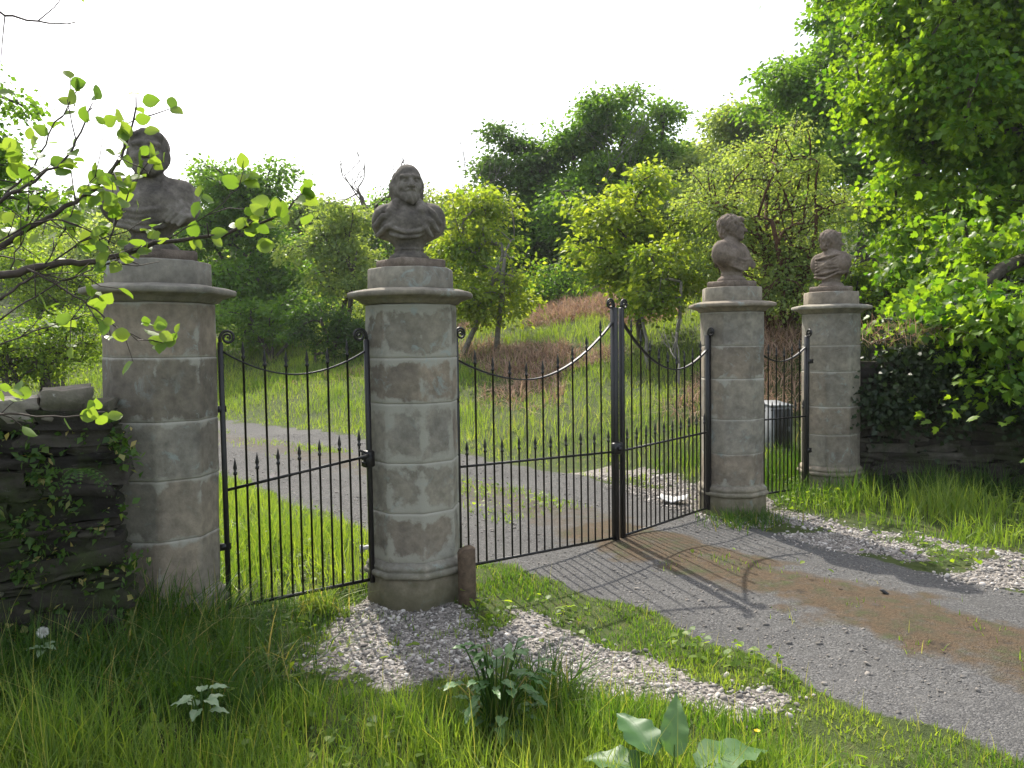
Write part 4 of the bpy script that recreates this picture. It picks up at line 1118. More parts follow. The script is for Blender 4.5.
# bare trees
def bare_tree(label, px_, d_, top_y, spread, seed, mat_='bark', r0=0.1, lean=0.0, levels=5, name='bare_tree', up=0.5, nb=(2, 3), ivy=0):
    rg = np.random.default_rng(seed); x, y = xy(px_, d_); z0 = float(terrain(x, y)); base = np.array([x, y, z0])
    H = at(px_, top_y, d_)[2] - z0
    root = empty(name, base); tag(root, label, 'tree', 'leafless trees on the slope')
    mb = MB(); tips = []
    def br(p, d, L, r, lv):
        pts = [p]; q = p; dd = d
        for k in range(4):
            dd = unit(dd + rg.normal(0, .14, 3) + np.array([0, 0, .05])); q = q + dd * L / 4; pts.append(q)
        tube(mb, pts, np.linspace(r, r * .62, 5), 5 if lv > 0 else 7)
        if lv >= levels: tips.append(q); return
        for k in range(rg.integers(nb[0], nb[1] + 1)):
            t = rg.integers(2, 5)
            e = unit(dd * up + rg.normal(0, spread, 3) + np.array([0, 0, .18])); br(pts[t], e, L * rg.uniform(.55, .8), r * .58, lv + 1)
    br(np.array([0, 0, -0.1]), unit(np.array([lean, 0, 1.0])), H * 0.42, r0, 0)
    # rescale to wanted height
    V = np.concatenate(mb.V); mx_ = V[:, 2].max()
    for k in range(len(mb.V)): mb.V[k] = mb.V[k] * (H / mx_)
    mb.build('trunk', M[mat_], root)
    if ivy:
        C = np.stack([rg.normal(0, .3, ivy), rg.normal(0, .3, ivy), rg.uniform(H * .1, H * .72, ivy)], -1) + np.array([lean, 0, 0]) * rg.uniform(0, 1, ivy)[:, None]
        mb = MB(); leaf_geo(mb, C, rand_dir(rg, ivy), rand_dir(rg, ivy, 1), rg.uniform(.08, .14, ivy), .045, rg.random(ivy)); mb.build('ivy', M['lf_dark'], root)
bare_tree('bare forked dead tree rising behind the bearded bust', 398, 26, 128, 0.55, 81, 'bark', 0.13, -0.08, 5, ivy=700)
bare_tree('fine twigged leafless tree on the skyline left of the big domed tree', 742, 42, 84, 0.75, 83, 'bark_pale', 0.16, 0, 6, up=.4)
bare_tree('thin leafless sapling poking above the twin stemmed tree', 473, 25, 108, 0.22, 84, 'bark_pale', 0.035, 0, 5, 'bare_sapling', .8)
bare_tree('thin leafless sapling poking above the canopy left of the tallest tree', 574, 28, 80, 0.22, 85, 'bark_pale', 0.035, 0, 5, 'bare_sapling', .8)
bare_tree('small wispy leafless sapling just right of the bearded bust', 447, 25, 148, 0.3, 86, 'bark_pale', 0.03, 0, 5, 'bare_sapling', .8)
bare_tree('short dead stem with forked branches on the bracken bank', 676, 12.5, 318, 0.32, 93, 'bark_pale', 0.022, -0.05, 3, 'dead_shrub', .8)

# far wood on the hillsides: one mass
rg = np.random.default_rng(90)
n = 1500
th = rg.uniform(-0.75, 0.9, n); rr = rg.uniform(46, 130, n)
tx, ty = np.sin(th) * rr, np.cos(th) * rr
keep = (vn(tx, ty, 14, 91) > 0.28); tx, ty = tx[keep], ty[keep]
tz = terrain(tx, ty); hr = rg.uniform(1.3, 2.6, len(tx)) * (0.8 + np.hypot(tx, ty) / 160)
mb = MB()
per = 210
d = rand_dir(rg, len(tx) * per, 0.5).reshape(-1, per, 3); d[..., 2] = np.abs(d[..., 2]) 
C = np.stack([tx, ty, tz + hr * .3], -1)[:, None] + d * (hr[:, None] * rg.uniform(.7, 1.1, (len(tx), per)))[..., None] * np.array([1, 1, 1.0])
C = C.reshape(-1, 3); n = len(C)
lv = np.repeat(hr, per) * rg.uniform(.08, .15, n)
leaf_geo(mb, C, rand_dir(rg, n), unit(d.reshape(-1, 3) + rand_dir(rg, n) * .6), lv, lv * .4, np.clip(np.repeat(rg.random(len(tx)), per) * .7 + rg.random(n) * .3, 0, 1))
o = mb.build('far_wood', leaf_mat('leaf_far_wood', (0.035, 0.07, 0.02), (0.10, 0.145, 0.045), 0.35)); tag(o, 'hazy green wood covering the far hillsides', 'wood', kind='stuff')

# ------------------------------------------------------------------ grass, bracken, ivy
def blades(name, x, y, hgt, wid, tone, mat_, label, rg, cat='grass', lean=0.45, z=None, kind='stuff', seg=3):
    n = len(x); z = terrain(x, y) if z is None else z
    P = np.stack([x, y, z - 0.01], -1)
    an = rg.uniform(0, 2 * math.pi, n); D = np.stack([np.cos(an), np.sin(an), np.zeros(n)], -1)
    fa = an + rg.uniform(-1.2, 1.2, n) + math.pi / 2; B = np.stack([np.cos(fa), np.sin(fa), np.zeros(n)], -1)
    ln = np.abs(rg.normal(0, lean, n)) + 0.06
    V = []
    for k in range(seg + 1):
        t = k / seg
        c = P + np.array([0, 0, 1.0]) * (hgt * (t - 0.28 * ln * t * t))[:, None] + D * (hgt * ln * t ** 1.8)[:, None]
        wv = (wid * (1 - t ** 1.6) * (0.6 + 0.4 * min(1, t * 4)))[:, None]
        if k < seg: V += [c - B * wv, c + B * wv]
        else: V += [c]
    V = np.stack(V, 1); m_ = V.shape[1]
    q = [[2 * k, 2 * k + 1, 2 * k + 3, 2 * k + 2] for k in range(seg - 1)]
    base = np.arange(n)[:, None, None] * m_
    mb = MB(); mb.add(V.reshape(-1, 3), (base + np.array(q)[None]).reshape(-1, 4), (base + np.array([[2 * seg - 2, 2 * seg - 1, 2 * seg]])[None]).reshape(-1, 3), a=np.repeat(np.clip(tone, 0, 1), m_))
    o = mb.build(name, M[mat_])
    if label: tag(o, label, cat, kind=kind)
    return o

def not_pillar(x, y):
    k = np.ones(len(x), bool)
    for p in PIL: k &= np.hypot(x - p[0], y - p[1]) > 0.29
    return k

def cover(x, y):
    """0..1 how much grass wants to grow here"""
    rd = road_mask(x, y); mo = moss_mask(x, y) * 0.05; ch = chips_mask(x, y)
    g = (1 - rd) * (1 - (0.985 - .22 * (vn(x, y, .14, 73) > .66)) * ch) 
    v = behind(x, y); sd = np.abs(drive_sd(x, y))
    g = np.where((rd > .5) & (v > 1.0), 0.5 * sstep(vn(x, y, .9, 31), .45, .65) * (sd < .55), g)      # grassy middle behind the gates
    g = np.where((rd > .5) & (v <= 1.0), mo * (vn(x, y, .25, 32) > .62), g)
    return g

rg = np.random.default_rng(101)
# foreground
n = 170000
x = rg.uniform(-3.4, 3.6, n); y = rg.uniform(1.6, 5.6, n)
sdv = drive_sd(x, y); v = behind(x, y)
tuft = vn(x, y, 0.33, 33) * .6 + vn(x, y, 0.11, 34) * .4
dens = cover(x, y) * (1 - .6 * sstep(-x, .95, 1.3) * sstep(y, 2.7, 3.0)) * (0.35 + 0.65 * sstep(tuft, .3, .6)) * (sdv < 0.6) * (v < 0.35)
k = (rg.random(n) < dens) & not_pillar(x, y); x, y, tuft, sdv = x[k], y[k], tuft[k], sdv[k]
edge_ = -sdv - hwid(x, y)
hh = 0.06 + 0.17 * sstep(edge_, 0.3, 1.1) * sstep(-y, -3.6, -3.1) + 0.2 * sstep(-x, 1.0, 1.6)
hh = .82 * hh * rg.uniform(.4, 1.3, len(x)) * (0.55 + .8 * tuft)
dk = (x + .5 * (vn(x, y, .5, 66) - .5) < -.98) & (y + .4 * (vn(x, y, .4, 67) - .5) > 3.0)  # blades here get a darker green that paints in the shade
tn = rg.beta(1.8, 2.0, len(x)) * .75 + .55 * (vn(x, y, .45, 35) - .4); stalk = rg.random(len(x)) < .02
hh = np.where(stalk, hh * 1.6 + .05, hh); tn = np.where(stalk, .93, np.minimum(tn, .88)); wd_ = 0.0028 * rg.uniform(.7, 1.5, len(x)) * np.where(stalk, .5, 1)
blades('grass', x[~dk], y[~dk], hh[~dk], wd_[~dk], tn[~dk], 'grass', 'long bright grass in front of the pillars and along the drive', rg)
blades('grass', x[dk], y[dk], hh[dk], wd_[dk], tn[dk], 'grass_dark', 'grass coloured dark for shade at the foot of the drystone wall', rg)
# between and behind the left gate
n = 90000
x = rg.uniform(-6.5, 2.5, n); y = rg.uniform(3.9, 12, n); v = behind(x, y); sdv = drive_sd(x, y)
tuft = vn(x, y, 0.45, 36) * .6 + vn(x, y, 0.15, 37) * .4
k = (rg.random(n) < cover(x, y) * (0.3 + 0.7 * sstep(tuft, .3, .6))) & (v > 0.3) & (sdv < 1.0) & not_pillar(x, y)
x, y, tuft, sdv = x[k], y[k], tuft[k], sdv[k]
hh = (0.07 + 0.24 * sstep(-sdv - hwid(x, y), 0, .6)) * rg.uniform(.45, 1.3, len(x)) * (.6 + .7 * tuft)
blades('grass', x, y, hh, 0.004 * rg.uniform(.7, 1.5, len(x)), rg.beta(2.4, 2.0, len(x)) * .8 + .3 * (vn(x, y, .6, 38) - .3), 'grass', 'sunlit long grass growing behind the narrow gate', rg)
# right verge
n = 90000
x = rg.uniform(1.6, 9.5, n); y = rg.uniform(3.0, 9.6, n); v = behind(x, y); sdv = drive_sd(x, y) - hwid(x, y)
tuft = vn(x, y, 0.4, 42) * .6 + vn(x, y, 0.14, 43) * .4
k = (rg.random(n) < np.maximum(cover(x, y), 0.12) * (0.08 + 0.75 * sstep(tuft, .38, .62)) * sstep(sdv, 0.15, 0.9)) & (sdv > 0.1) & not_pillar(x, y) & (v < 2.2)
x, y, tuft, sdv = x[k], y[k], tuft[k], sdv[k]
hh = (0.05 + 0.26 * sstep(sdv, 0.6, 1.6)) * rg.uniform(.4, 1.3, len(x)) * (.6 + .8 * tuft)
wdist = 8.42 - .283 * (x - 3.5) - y; dk = wdist < 1.05 + .5 * (vn(x, y, .5, 74) - .5)  # blades near the wall coloured darker to deepen its shade
wd_ = 0.0042 * rg.uniform(.7, 1.4, len(x)); tn = rg.beta(2.0, 2.2, len(x)) * .75 + .45 * (vn(x, y, .5, 44) - .4); tn = np.minimum(tn, .9)
blades('grass', x[~dk], y[~dk], hh[~dk], wd_[~dk], tn[~dk], 'grass', 'tufty grass on the verge beside the drive', rg)
blades('grass', x[dk], y[dk], hh[dk], wd_[dk], tn[dk], 'grass_dark', 'grass coloured dark for shade below the rubble wall', rg)
# bank beyond
n = 260000
th = rg.uniform(-.72, .5, n); rr = np.sqrt(rg.uniform(7.5 ** 2, 34 ** 2, n)); x, y = np.sin(th) * rr, np.cos(th) * rr
v = behind(x, y); sdv = drive_sd(x, y) - hwid(x, y)
bb = sstep(sdv, 2.0, 4.0) * (vn(x, y, 1.6, 40) > .46) * (th > -.08)
k = (rg.random(n) < cover(x, y) * (1 - .85 * bb) * (.4 + .6 * vn(x, y, .8, 46))) & (v > 1.2) & ((sdv > 0) | (y > 11))
x, y, rr, sdv = x[k], y[k], rr[k], sdv[k]
hh = (0.07 + .14 * sstep(sdv, 0.1, 1.2)) * rg.uniform(.5, 1.4, len(x)) * (.5 + .9 * vn(x, y, .8, 46))
blades('grass', x, y, hh, 0.0046 * rg.uniform(.7, 1.4, len(x)) * (.6 + rr / 22), rg.beta(2.4, 2.0, len(x)) * .75 + .45 * (vn(x, y, 1.2, 47) - .3), 'grass', 'rough meadow grass on the bank beyond the gates', rg, seg=2)
n = 60000
x = rg.uniform(0, 5.0, n); y = rg.uniform(2.4, 7.5, n)
k = rg.random(n) < moss_mask(x, y) * road_mask(x, y) * (.15 + .85 * (vn(x, y, .09, 51) > .45)); x, y = x[k], y[k]
blades('dead_grass', x, y, rg.uniform(.006, .026, len(x)), rg.uniform(.001, .0022, len(x)), .55 * rg.random(len(x)), 'thatch', 'thin rusty dead grass along the middle of the drive', rg, cat='dead grass', lean=1.2, seg=2)
# bracken
n = 110000
th = rg.uniform(-.3, .5, n); rr = np.sqrt(rg.uniform(9 ** 2, 27 ** 2, n)); x, y = np.sin(th) * rr, np.cos(th) * rr
sdv = drive_sd(x, y) - hwid(x, y)
lump = vn(x, y, 1.6, 40)
k = (rg.random(n) < sstep(sdv, 1.6, 4.0) * (sstep(th, -.1, .02) + .25) * sstep(lump, .42, .54) * (.35 + .65 * (vn(x, y, .5, 48) > .4))) & (behind(x, y) > 2.0)
x, y, rr, lump = x[k], y[k], rr[k], lump[k]
hh = rg.uniform(.08, .3, len(x)) * (.55 + lump)
blades('dead_bracken', x, y, hh, 0.007 * rg.uniform(.6, 1.6, len(x)) * (.6 + rr / 22), rg.random(len(x)), 'bracken', 'rust brown dead bracken lying on the bank', rg, cat='bracken', lean=1.7)
# ivy and dead stems smothering the top of the rubble wall
rg = np.random.default_rng(120)
W0 = np.array([3.62, 8.3]); W1 = np.array([7.4, 7.0])
nc_ = 74; t = rg.random(nc_) ** 1.1; q = W0 + (W1 - W0) * t[:, None]
cz_ = 1.28 + .42 * vn(t * 9, t * 0, 1, 121) + rg.normal(0, .16, nc_); hang = rg.random(nc_) < .3; cz_[hang] = rg.uniform(.75, 1.15, hang.sum())
cc = np.stack([q[:, 0], q[:, 1] - np.where(hang, .27, .1 * rg.normal(0, 1, nc_)), cz_], -1)
per = 230; n = nc_ * per
C = (cc[:, None] + rg.normal(0, 1, (nc_, per, 3)) * (rg.uniform(.07, .17, nc_)[:, None, None]) * np.array([1.3, .8, 1.0])).reshape(-1, 3)
lv = rg.uniform(.03, .075, n)
mb = MB(); leaf_geo(mb, C, unit(rand_dir(rg, n) + np.array([0, -.5, -.6])), unit(rand_dir(rg, n) * .6 + np.array([0, -.8, .5])), lv, lv * .42, rg.random(n))
o = mb.build('ivy', M['lf_ivy']); tag(o, 'dark ivy smothering the top of the rubble wall', 'ivy')
n = 420; t = rg.random(n); q = W0 + (W1 - W0) * (t * .36)[:, None]
blades('dead_bramble', q[:, 0], q[:, 1] - .1 + rg.normal(0, .15, n), rg.uniform(.1, .32, n), np.full(n, .004), rg.random(n), 'bracken', 'reddish dead bramble stems on top of the rubble wall', rg, cat='bramble', lean=2.0, z=1.45 + .2 * rg.random(n), kind='stuff')

n = 26000
x = rg.uniform(-3.2, 6.5, n); y = rg.uniform(2.2, 8.5, n); v = behind(x, y)
k = (rg.random(n) < cover(x, y) * sstep(vn(x, y, .3, 49), .5, .7)) & (v < 2.5) & not_pillar(x, y); x, y = x[k], y[k]; n = len(x)
C = np.stack([x, y, terrain(x, y) + rg.uniform(.01, .11, n)], -1); lv = rg.uniform(.018, .05, n)
mb = MB(); leaf_geo(mb, C, rand_dir(rg, n) * np.array([1, 1, .4]), unit(rand_dir(rg, n) * .5 + np.array([0, 0, 1.0])), lv, lv * .42, rg.random(n), 'oval')
o = mb.build('ground_cover', M['lf_bush']); tag(o, 'small round weed leaves growing low among the grass', 'weeds', kind='stuff')
# ------------------------------------------------------------------ weeds in the foreground
def weed(name, label, px_, py_, leaves, mat_, cat='plant', stem='grass_dark', seed=1, scl=1.0):
    rg = np.random.default_rng(seed); c = gp(px_, py_); base = np.array([c[0], c[1], float(terrain(c[0], c[1]))])
    root = empty(name, base); tag(root, label, cat)
    mb = MB(); ms = MB()
    for (dx, dy, dz, az, tilt, L, W) in leaves:
        L *= scl; W *= scl; dx *= scl; dy *= scl; dz *= scl
        p = np.array([dx, dy, dz]); A = np.array([math.cos(az) * math.cos(tilt), math.sin(az) * math.cos(tilt), math.sin(tilt)])
        Nn = np.array([-math.cos(az) * math.sin(tilt), -math.sin(az) * math.sin(tilt), math.cos(tilt)])
        big_leaf(mb, p, A, Nn, L, W, rg)
        tube(ms, [np.array([dx * .2, dy * .2, -0.02]), np.array([dx * .6, dy * .6, dz * .7]), p, p + A * L * .2], [.005, .004, .003, .002], 5)
    mb.build('leaves', M[mat_], root, smooth=True); ms.build('stems', M[stem], root)
    return root

def big_leaf(mb, p, A, Nn, L, W, rg, m_=12, n_=9):
    A = unit(A); B = unit(np.cross(Nn, A)); Nn = np.cross(A, B)
    V = []; ph = rg.uniform(0, 6)
    for i in range(m_):
        t = i / (m_ - 1); wd = W * (math.sin(math.pi * min(1, t * 1.02 + .02) ** .75)) ** .8 if 0 < t < 1 else W * .02
        for j in range(n_):
            s = (j / (n_ - 1)) * 2 - 1
            rip = .04 * L * abs(s) * math.sin(t * 19 + ph + (2 if s > 0 else 0)) * (0 < t < 1)
            V.append(p + A * (L * t) + B * (s * wd * (1 + .05 * math.sin(t * 31 + ph))) + Nn * (abs(s) * wd * .28 - L * .28 * t * t + rip))
    i = (np.arange(m_ - 1)[:, None] * n_ + np.arange(n_ - 1)[None]).ravel()
    mb.add(np.array(V), np.stack([i, i + 1, i + n_ + 1, i + n_], -1), a=rg.random())

weed('burdock', 'big leaved burdock at the bottom edge of the grass', 668, 812, [(-.07, .03, .10, R(150), R(15), .17, .07), (-.03, .05, .14, R(115), R(28), .19, .06), (.03, .06, .13, R(75), R(70), .17, .04), (.09, .02, .11, R(25), R(16), .24, .075),
      (.04, -.02, .1, R(-20), R(12), .2, .065), (-.06, -.05, .08, R(200), R(5), .16, .06), (.12, .03, .08, R(5), R(10), .17, .055)], 'dock', seed=131, scl=1.2)
lv = []
r_ = random.Random(5)
for k in range(90):
    h_ = r_.uniform(.06, .38); a = r_.uniform(0, 6.28); q = r_.uniform(.01, .17)
    lv.append((q * math.cos(a), q * math.sin(a), h_, a + r_.uniform(-.4, .4), r_.uniform(-.2, .5), r_.uniform(.05, .1), r_.uniform(.012, .026)))
weed('leafy_weed', 'bushy dull green weed in the grass below the bearded bust\'s pillar', 497, 735, lv, 'dock', seed=132)
lv = []
for k in range(9):
    a = k * 2.4; lv.append((.03 * math.cos(a), .03 * math.sin(a), .17 + .01 * k, a, .15, .075, .022))
weed('pale_weed', 'pale leaved sprig at the bottom edge, lower left grass', 203, 765, lv, 'pale_leaf', seed=133)
lv = [(.0, .0, .2, R(200), .2, .07, .018), (.0, .0, .2, R(-20), .25, .07, .018), (.0, 0, .19, R(-80), .1, .06, .017), (0, 0, .2, R(60), .4, .06, .017)]
wd = weed('dandelion', 'dandelion clock with pale leaves in the shade of the drystone wall', 47, 722, lv, 'pale_leaf', seed=134)
r2 = np.random.default_rng(3); n = 260; D = rand_dir(r2, n); mb = MB(); c_ = np.array([0.0, 0, .265])
leaf_geo(mb, c_ + D * .006, D, rand_dir(r2, n), np.full(n, .02), .0016, r2.random(n)); tube(mb, [c_ - np.array([0, 0, .006]), c_ + np.array([0, 0, .006])], .006, 6); mb.build('seed_head', M['petal_w'], wd)
mb = MB(); tube(mb, [(0, 0, -.02), (.004, 0, .13), (0, 0, .262)], .0025, 5); mb.build('stalk', M['grass_dark'], wd)
c = gp(757, 772); zt = float(terrain(c[0], c[1])); root = empty('buttercup', (c[0], c[1], zt)); tag(root, 'single yellow buttercup at the bottom edge beside the burdock', 'flower')
mb = MB(); a = np.arange(5) * 2 * math.pi / 5; A = np.stack([np.cos(a), np.sin(a), np.full(5, .6)], -1); c0 = np.tile([0.0, 0, .16], (5, 1))
leaf_geo(mb, c0, A, np.tile([0, 0, 1.0], (5, 1)) - .3 * A, np.full(5, .014), .007, r2.random(5), 'oval'); mb.build('petals', M['petal_y'], root)
mb = MB(); tube(mb, [(0, 0, -.02), (.006, 0, .08), (0, 0, .16)], .0018, 5); mb.build('stalk', M['grass_dark'], root)
# tussocks; dark ones by the left wall carry shade in their colour
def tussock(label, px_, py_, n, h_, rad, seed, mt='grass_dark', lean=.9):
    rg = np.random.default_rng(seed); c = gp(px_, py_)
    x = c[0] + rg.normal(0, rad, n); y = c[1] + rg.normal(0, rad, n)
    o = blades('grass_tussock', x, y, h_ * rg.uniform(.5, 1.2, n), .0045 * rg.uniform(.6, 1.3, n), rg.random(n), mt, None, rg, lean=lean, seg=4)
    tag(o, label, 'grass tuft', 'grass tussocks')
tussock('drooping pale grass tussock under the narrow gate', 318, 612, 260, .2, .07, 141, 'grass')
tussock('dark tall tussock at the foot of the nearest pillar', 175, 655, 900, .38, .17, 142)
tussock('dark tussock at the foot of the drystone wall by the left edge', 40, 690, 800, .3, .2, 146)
tussock('tussock coloured dark for shade left of the bushy weed', 215, 690, 800, .28, .2, 147)
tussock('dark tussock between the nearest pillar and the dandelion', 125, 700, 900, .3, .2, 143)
tussock('grass tuft at the foot of the curly haired bust\'s pillar', 745, 522, 500, .16, .16, 144)
tussock('dark grass tuft in front of the burdock and bushy weed', 540, 705, 420, .26, .1, 145)

# ferns on the drystone wall
def fern_spray(label, px_, py_, d_, n, seed):
    rg = np.random.default_rng(seed); base = at(px_, py_, d_); root = None; mb = MB()
    for k in range(n):
        a = rg.uniform(-math.pi, 0); A = np.array([math.cos(a), math.sin(a) * .7, rg.uniform(.1, .5)]); L = rg.uniform(.08, .17)
        pts = [base + A * L * t + np.array([0, 0, -1.0]) * L * .9 * t * t for t in np.linspace(0, 1, 10)]
        T = unit(np.gradient(np.array(pts), axis=0)); S = unit(np.cross(T, [0, 0, 1.0]))
        for sg in (-1, 1):
            wv = L * .17 * np.sin(np.linspace(.25, 1, 10) * math.pi)[:, None]
            leaf_geo(mb, np.array(pts), S * sg + T * .4, np.cross(S, T), wv[:, 0] + .004, .006, np.full(10, rg.random()))
    o = mb.build('fern', M['lf_dark'], loc=base); tag(o, label, 'fern', 'ferns on the drystone wall')
fern_spray('small fern hanging high on the drystone wall, nearest the pillar', 78, 470, 3.5, 14, 151)
rg = np.random.default_rng(160)
nc_ = 46; cc = []
for k in range(nc_):
    px_, py_ = rg.uniform(-30, 128), rg.uniform(425, 640); p = at(px_, py_, 1.0); u_ = unit(p - np.array([0, 0, EYE]))
    d0 = np.array([-1.93, 3.86]); e0 = np.array([-.95, -.34]); n0 = np.array([.34, -.95])          # wall face line
    t_ = (d0 + n0 * .2) @ n0 / (u_[:2] @ n0); cc.append(np.array([0, 0, EYE]) + u_ * t_)
cc = np.array(cc); per = 42; n = nc_ * per
C = (cc[:, None] + rg.normal(0, 1, (nc_, per, 3)) * rg.uniform(.015, .05, nc_)[:, None, None] * np.array([1.2, .5, .9])).reshape(-1, 3)
lv = rg.uniform(.012, .05, n); mb = MB()
leaf_geo(mb, C, unit(rand_dir(rg, n) + np.array([.1, -.7, -.5])), unit(rand_dir(rg, n) * .7 + np.array([0, -.6, .6])), lv, lv * rg.uniform(.1, .45, n), rg.random(n))
o = mb.build('creeper', M['grass_dark']); tag(o, 'small dark plants rooted in the gaps of the drystone wall', 'creeper', kind='stuff')

# ------------------------------------------------------------------ overhanging alder, rooted outside the frame on the left
rg = np.random.default_rng(200)
ab = np.array([-2.35, 1.75, 0.0]); ab[2] = float(terrain(ab[0], ab[1]))
root = empty('alder_tree', ab); tag(root, 'alder whose thin leafy twigs reach across the nearest bust from the left edge', 'tree')
mt = MB(); crown_top = at(-330, 40, 1.95)
tube(mt, np.array([ab + [0, 0, -.15], at(-420, 480, 1.85), at(-380, 320, 1.9), at(-340, 180, 1.95), crown_top]) - ab, [.075, .06, .05, .04, .025], 9)
mt.build('trunk', M['twig'], root, smooth=True)
BR = 0.6
lim = MB(); LC, LA, LL = [], [], []
def twig(pts, d0, d1, r0, r1, nside=5, leaf_n=0, leaf_from=.3, side=True):
    P = [at(px_, py_, d0 + (d1 - d0) * i / (len(pts) - 1)) for i, (px_, py_) in enumerate(pts)]
    P = np.array(P); tt = np.linspace(0, 1, len(P)); t2 = np.linspace(0, 1, len(P) * 3)
    Q = np.stack([np.interp(t2, tt, P[:, k]) for k in range(3)], -1); Q[1:-1] = Q[1:-1] * .5 + (Q[:-2] + Q[2:]) * .25
    Q[1:-1] += rg.normal(0, .0025, (len(Q) - 2, 3))
    tube(lim, Q - ab, np.linspace(r0 * BR, r1, len(Q)), nside)
    for _ in range(leaf_n):
        i = rg.integers(int(len(Q) * leaf_from), len(Q)); LC.append(Q[i]); LA.append(unit(rg.normal(0, 1, 3) + unit(Q[min(i + 1, len(Q) - 1)] - Q[i - 1]) * .8 + np.array([0, 0, .1]))); LL.append(rg.uniform(.03, .052))
    if side:
        for _ in range(side if isinstance(side, int) and side > 1 else 0):
            i = rg.integers(2, len(Q) - 1); d = unit(unit(Q[i + 1 if i + 1 < len(Q) else i] - Q[i - 1]) + rg.normal(0, .75, 3)); L = rg.uniform(.05, .12)
            q = [Q[i] + d * L * s + np.array([0, 0, rg.normal(0, .015)]) * s for s in (0, .5, 1)]
            tube(lim, np.array(q) - ab, [r1 * 1.2, r1, r1 * .7], 4)
            for _k in range(rg.integers(0, 3)): LC.append(q[2]); LA.append(unit(d + rg.normal(0, .7, 3))); LL.append(rg.uniform(.026, .048))
twig([(-380, 330), (-200, 315), (-60, 290), (0, 277), (34, 265), (68, 263), (98, 262), (135, 251), (169, 239), (217, 237), (257, 224), (288, 212), (302, 194)], 1.9, 2.25, .022, .0022, 7, 22, .68, 9)
twig([(-340, 200), (-150, 270), (-40, 262), (0, 250), (27, 226), (68, 206), (98, 189), (118, 162), (132, 134), (136, 97)], 1.95, 2.2, .018, .002, 6, 15, .6, 10)
twig([(-150, 270), (-60, 225), (0, 202), (20, 190), (41, 177), (68, 158), (85, 124), (92, 108)], 1.95, 2.1, .011, .0016, 5, 10, .45, 8)
twig([(0, 202), (34, 168), (51, 131), (76, 92)], 2.02, 2.1, .005, .0014, 5, 5, .6, 3)
twig([(27, 269), (54, 283), (81, 300), (102, 317), (130, 335), (163, 343)], 1.99, 2.1, .005, .0014, 5, 6, .9, 4)
twig([(98, 262), (110, 240), (118, 215), (132, 190), (150, 160)], 2.06, 2.12, .0045, .0014, 5, 12, .4, 6)
twig([(169, 239), (195, 222), (222, 205), (238, 188), (246, 176)], 2.12, 2.2, .003, .0012, 5, 6, .7, 2)
twig([(0, 300), (20, 283), (45, 268), (78, 245), (100, 228)], 1.97, 2.08, .006, .0015, 5, 8, .4, 8)
twig([(0, 320), (30, 300), (62, 280), (96, 268), (120, 262)], 1.96, 2.06, .004, .0014, 5, 5, .4, 8)
twig([(0, 345), (25, 335), (52, 325), (80, 318)], 1.94, 2.03, .0035, .0012, 5, 3, .6, 4)
twig([(-40, 262), (15, 232), (52, 215), (90, 230), (112, 252)], 1.97, 2.05, .005, .0014, 5, 4, .3, 8)
twig([(10, 270), (22, 240), (28, 212), (34, 190)], 1.99, 2.05, .003, .0012, 5, 3, .4, 5)
twig([(45, 264), (60, 240), (70, 215), (80, 195), (100, 170)], 2.02, 2.08, .003, .0012, 5, 6, .4, 5)
twig([(-340, 40), (-150, 20), (-20, 8), (5, 15), (45, 25), (76, 22)], 1.95, 2.1, .009, .0015, 5, 0, .5, 3)
twig([(-380, 430), (-120, 430), (-20, 420), (10, 412), (60, 418), (105, 412)], 1.9, 2.2, .008, .0016, 5, 3, .8, 2)
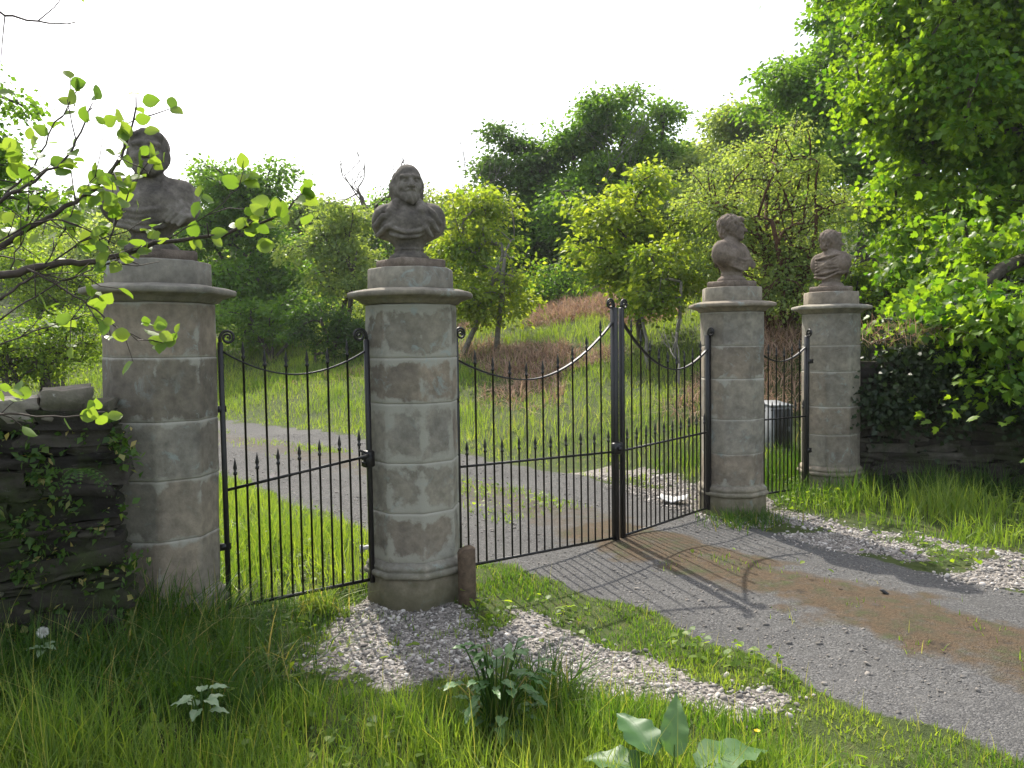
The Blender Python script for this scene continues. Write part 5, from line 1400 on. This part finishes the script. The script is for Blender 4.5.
for px_, py_, n_, s_2 in [(165, 333, 7, 9), (112, 208, 9, 14), (88, 190, 6, 14), (36, 150, 12, 20), (15, 165, 10, 16), (205, 200, 4, 10), (150, 235, 6, 12), (118, 160, 8, 14), (100, 415, 6, 7), (8, 395, 6, 9), (15, 225, 8, 16), (285, 205, 8, 14), (255, 220, 4, 9), (96, 312, 4, 9), (100, 300, 3, 8), (140, 245, 5, 10)]:
    for _ in range(n_):
        LC.append(at(px_ + rg.normal(0, s_2), py_ + rg.normal(0, s_2 * .7), rg.uniform(2.02, 2.18))); LA.append(unit(rg.normal(0, 1, 3))); LL.append(rg.uniform(.028, .05))
for px_, py_, l_ in [(264, 245, .05), (2, 92, .05), (268, 244, .03), (150, 100, .045), (143, 118, .04), (152, 130, .04), (78, 82, .04), (136, 92, .03)]:
    LC.append(at(px_ - 8, py_ + 2, 2.1)); LA.append(np.array([1, .1, .15])); LL.append(l_)
lim.build('branches', M['twig'], root, smooth=True)
n = len(LC); mb = MB(); LL = np.array(LL)
leaf_geo(mb, np.array(LC) - ab, np.array(LA), unit(rg.normal(0, .8, (n, 3)) + np.array([0, -.9, .6])), LL, LL * .41, rg.random(n), 'oval')
mb.build('leaves', M['lf_alder'], root, smooth=False)
# the rest of the alder's crown, outside the frame: it shades the wall and the nearest pillar
n = 700; C = np.array([at(-300, 60, 1.9)]) + rg.normal(0, 1, (n, 3)) * np.array([.3, .55, .45]); k = C[:, 0] / np.maximum(C[:, 1], .3) < -.80; C = C[k & (C[:, 1] > 1.0)]; n = len(C)
mb = MB(); lv = rg.uniform(.03, .055, n); leaf_geo(mb, C - ab, rand_dir(rg, n), rand_dir(rg, n, 1), lv, lv * .41, rg.random(n), 'oval'); mb.build('crown', M['lf_alder'], root)

# ------------------------------------------------------------------ thin bright air
HAZE = 0.0005
hb = MB(); box(hb, (0, 150, 24), (900, 660, 54))
hm = bpy.data.materials.new('haze'); hm.use_nodes = True; ht = hm.node_tree; ht.nodes.clear()
ho = ht.nodes.new('ShaderNodeOutputMaterial'); hv = ht.nodes.new('ShaderNodeVolumePrincipled')
hv.inputs['Density'].default_value = HAZE; hv.inputs['Color'].default_value = (0.9, 0.93, 0.95, 1); hv.inputs['Anisotropy'].default_value = 0.3
ht.links.new(hv.outputs[0], ho.inputs['Volume'])
tag(hb.build('haze', hm), 'thin bright haze in the air', 'haze', kind='stuff')
